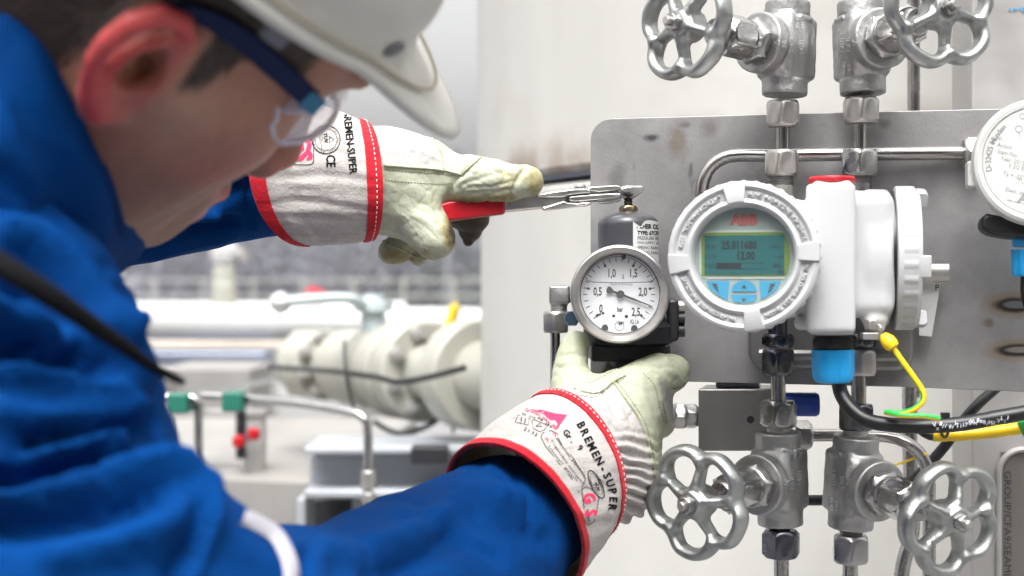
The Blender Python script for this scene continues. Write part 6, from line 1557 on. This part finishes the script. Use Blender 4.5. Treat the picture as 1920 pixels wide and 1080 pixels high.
strokes = [([(1030, 735), (1080, 735), (1118, 738), (1150, 716), (1172, 704)], 4, .0012), ([(1150, 716), (1168, 740), (1200, 788), (1214, 830), (1224, 875)], 4, .0011), ([(1232, 708), (1240, 745), (1251, 792)], 4, .0009),
           ([(1045, 690), (1075, 684), (1105, 690)], 5, -.0016), ([(1048, 668), (1075, 664), (1104, 670)], 4, -.0009), ([(1110, 690), (1140, 700), (1172, 700)], 8, -.0010), ([(1200, 680), (1240, 690), (1262, 715)], 6, -.0010), ([(1180, 720), (1215, 735), (1232, 770)], 7, -.0010), ([(1060, 700), (1075, 730)], 5, -.0008), ([(1245, 665), (1262, 690), (1285, 720)], 4, .0006)]
dirt = [(1120, 760, 60, 20, .12), (1270, 690, 30, 30, .22), (1075, 690, 26, 14, .15), (1215, 700, 40, 20, .2), (1240, 850, 18, 80, .30), (1215, 970, 18, 20, .45), (1262, 790, 16, 40, .4), (1070, 640, 18, 22, .15)]
prims = [([(1078, 868, .902, 112), (1125, 880, .910, 98), (1142, 890, .915, 84)], .012), ([(1100, 820, .908, 100), (1140, 790, .92, 84), (1165, 770, .925, 70)], .014), ([(1150, 800, .92, 82), (1168, 860, .92, 66), (1165, 910, .918, 62)], .012),
         ([(1090, 770, .918, 52), (1074, 725, .930, 42), (1070, 690, .938, 34), (1076, 650, .944, 28), (1080, 643, .945, 26)], .008), ([(1170, 748, .925, 52), (1205, 716, .932, 44), (1235, 702, .938, 41), (1258, 699, .942, 36)], .010),
         ([(1195, 770, .935, 48), (1222, 768, .945, 42), (1232, 790, .952, 34)], .010), ([(1205, 820, .935, 34), (1212, 860, .935, 26)], .012), ([(1130, 745, .945, 32), (1150, 705, .972, 26), (1155, 690, .985, 24)], .008), ([(1170, 745, .95, 32), (1195, 715, .972, 26), (1200, 700, .985, 23)], .008)]
G2, gb2, gV, gN = glove('pale leather work glove steadying the regulator from below, the lower of the two gloves', (1120, 960, .90), prims, bb(960, 600, .84, 1310, 1030, 1.01), canv, gathers, dirt, None, strokes)
g = MB()
for pts in ([(1034, 740), (1080, 741), (1116, 744), (1148, 722), (1170, 710)], [(1105, 718), (1128, 708), (1150, 695), (1168, 690)], [(1156, 714), (1174, 738), (1206, 786), (1220, 830), (1229, 872)], [(1206, 700), (1226, 722), (1234, 752), (1244, 790)], [(1262, 728), (1280, 722), (1288, 706)]):
    h_ = stitches(gb2, pts, 3.0, 2.4, .00024, .0002); g.add(h_.v, h_.f)
obj('seam_stitches', g, M_thread_g, G2, world=True, sharp=0)['kind'] = 'stuff'
g = MB()
for pts in ([(1078, 729), (1118, 737), (1150, 715), (1172, 704)], [(1150, 715), (1167, 739), (1199, 787), (1214, 830), (1224, 874), (1236, 930)], [(1232, 708), (1240, 745), (1251, 792)], [(1262, 730), (1280, 724), (1290, 706)]):
    q_ = [hit(gb2, p_.x, p_.y, .0001)[0] for p_ in smooth_path([(a, b, 0) for a, b in pts], 3)]; q_ = [v for v in q_ if v]
    if len(q_) > 2: g.tube(q_, .0008, 6)
obj('seam_welt', g, M_welt, G2, world=True, sharp=0)['kind'] = 'stuff'
r0 = (P(849, 862, .868), P(1026, 888, .820), P(1078, 1092, .862), P(905, 1060, .90)); r1 = (P(1022, 733, .908), P(1160, 850, .868), P(1118, 1008, .905), P(1000, 890, .945))
cr = [([(930, 800), (1000, 800), (1060, 830)], 10, .0012), ([(900, 805), (960, 815), (1040, 850)], 7, -.0010), ([(1000, 790), (1080, 830), (1130, 880)], 8, -.0006), ([(1080, 960), (1110, 970), (1140, 960)], 7, .001)]
cV, cQ, cN, cb2 = cuff(G2, r0, r1, .003, cr, (3.6, 4.4), '', seed=8)
fl = Flat()
def along(txt, pts, size, bold, sx=1.0, fl=fl):
    path = smooth_path([(a, -b, 0) for a, b in pts], 1.0); L_ = [0]
    for a, b in zip(path[:-1], path[1:]): L_.append(L_[-1] + (b - a).length)
    for i, ch in enumerate(txt):
        s_ = L_[-1] * (i + .5) / len(txt); k_ = next(j for j in range(len(L_)) if L_[j] >= s_); a, b = path[max(0, k_ - 1)], path[min(len(path) - 1, k_ + 1)]
        if ch != ' ': fl.text(ch, path[k_].x, path[k_].y, size, math.atan2(b.y - a.y, b.x - a.x), bold, sx=sx)
along('BREMEN-SUPER', [(1085, 790), (1112, 845), (1136, 890), (1148, 925), (1146, 958)], 21, .035, .95)
along('Gr. 9', [(1058, 808), (1072, 826), (1090, 844)], 16, .03); along('2133', [(981, 803), (1008, 818)], 9, .02); along('EN 420', [(978, 776), (1004, 785)], 5, .02); along('EN 388', [(1008, 783), (1034, 802)], 6, .03)
fl.line([(966, -792), (972, -779), (993, -785), (990, -798), (966, -792)], 1.1); fl.line([(978, -783), (977, -793)], 1.5); fl.line([(985, -785), (984, -795)], 1.5)
fl.line([(997, -792), (1000, -804), (1012, -810), (1021, -806), (1026, -798), (1000, -787), (997, -792)], 1.1); fl.line([(1005, -800), (1012, -794), (1016, -801), (1005, -800)], 1.1)
fl.line([(1014, -820), (1018, -812), (1034, -808), (1044, -814), (1052, -832), (1076, -862), (1097, -898), (1094, -906), (1085, -924), (1070, -895), (1048, -870), (1022, -836), (1014, -820)], 1.3)
for k_, (s_, a, b) in enumerate((('Doppelnaht gepaspelt', (1044, 822), (1097, 892)), ('Fingerschutz verstaerkt', (1034, 826), (1092, 906)), ('Schadstoff geprueft', (1028, 836), (1082, 902)))): along(s_, [a, ((a[0] + b[0]) / 2 - 1, (a[1] + b[1]) / 2 + 1), b], 6.4, .02, .95)
fl.line([(1117 + 20 * math.cos(a) * .7 + 6 * math.sin(a), -(908 + 24 * math.sin(a) + 10 * math.cos(a))) for a in [2 * PI * k_ / 30 for k_ in range(30)]], 1.8, True)
fl.line([(1117 + 15 * math.cos(a) * .7 + 5 * math.sin(a), -(908 + 18 * math.sin(a) + 8 * math.cos(a))) for a in [2 * PI * k_ / 30 for k_ in range(30)]], .8, True)
fl.text('TUV', 1118, -913, 9, A_(-62), .04); fl.line([(1121, -896), (1131, -903), (1122, -909), (1121, -896)], 1.2)
fl.line([(1090, -918), (1098, -912), (1110, -918), (1122, -932), (1118, -960), (1113, -978), (1102, -985), (1096, -976), (1094, -950), (1090, -918)], 1.4)
along('gepruefte', [(1102, 954), (1104, 982)], 5.5, .02)
decal(cb2, fl, 'black_print', M_ink, G2)
fr = Flat(); fr.poly([(994, -768), (1016, -769), (1042, -776), (1063, -778), (1046, -803), (1036, -792), (1020, -778), (1004, -772)])
along('Original since 1937', [(986, 769), (1012, 779), (1044, 806)], 7.5, .03, 1.0, fr); fr.line([(1036, -815), (1040, -812), (1041, -820)], 2); fr.line([(1022, -824), (1026, -821), (1027, -829)], 2)
fr.text('G', 1103, -934, 30, A_(-72), .05, sx=.85); fr.text('S', 1106, -962, 30, A_(-80), .05, sx=.85)
decal(cb2, fr, 'red_print', M_pink, G2)['kind'] = 'stuff'

# ================================================================ thin winter haze
m = bpy.data.materials.new('haze_air'); m.use_nodes = True; nt = m.node_tree
for n in list(nt.nodes): nt.nodes.remove(n)
vo_ = nt.nodes.new('ShaderNodeVolumePrincipled'); vo_.inputs['Color'].default_value = (.86, .87, .92, 1); vo_.inputs['Density'].default_value =   .0015
ou_ = nt.nodes.new('ShaderNodeOutputMaterial'); nt.links.new(vo_.outputs[0], ou_.inputs['Volume'])
g = MB(); g.box((-301, -31, -1.0), (301, 701, 9.0)); o = obj('haze', g, m, sharp=0); o['kind'] = 'stuff'
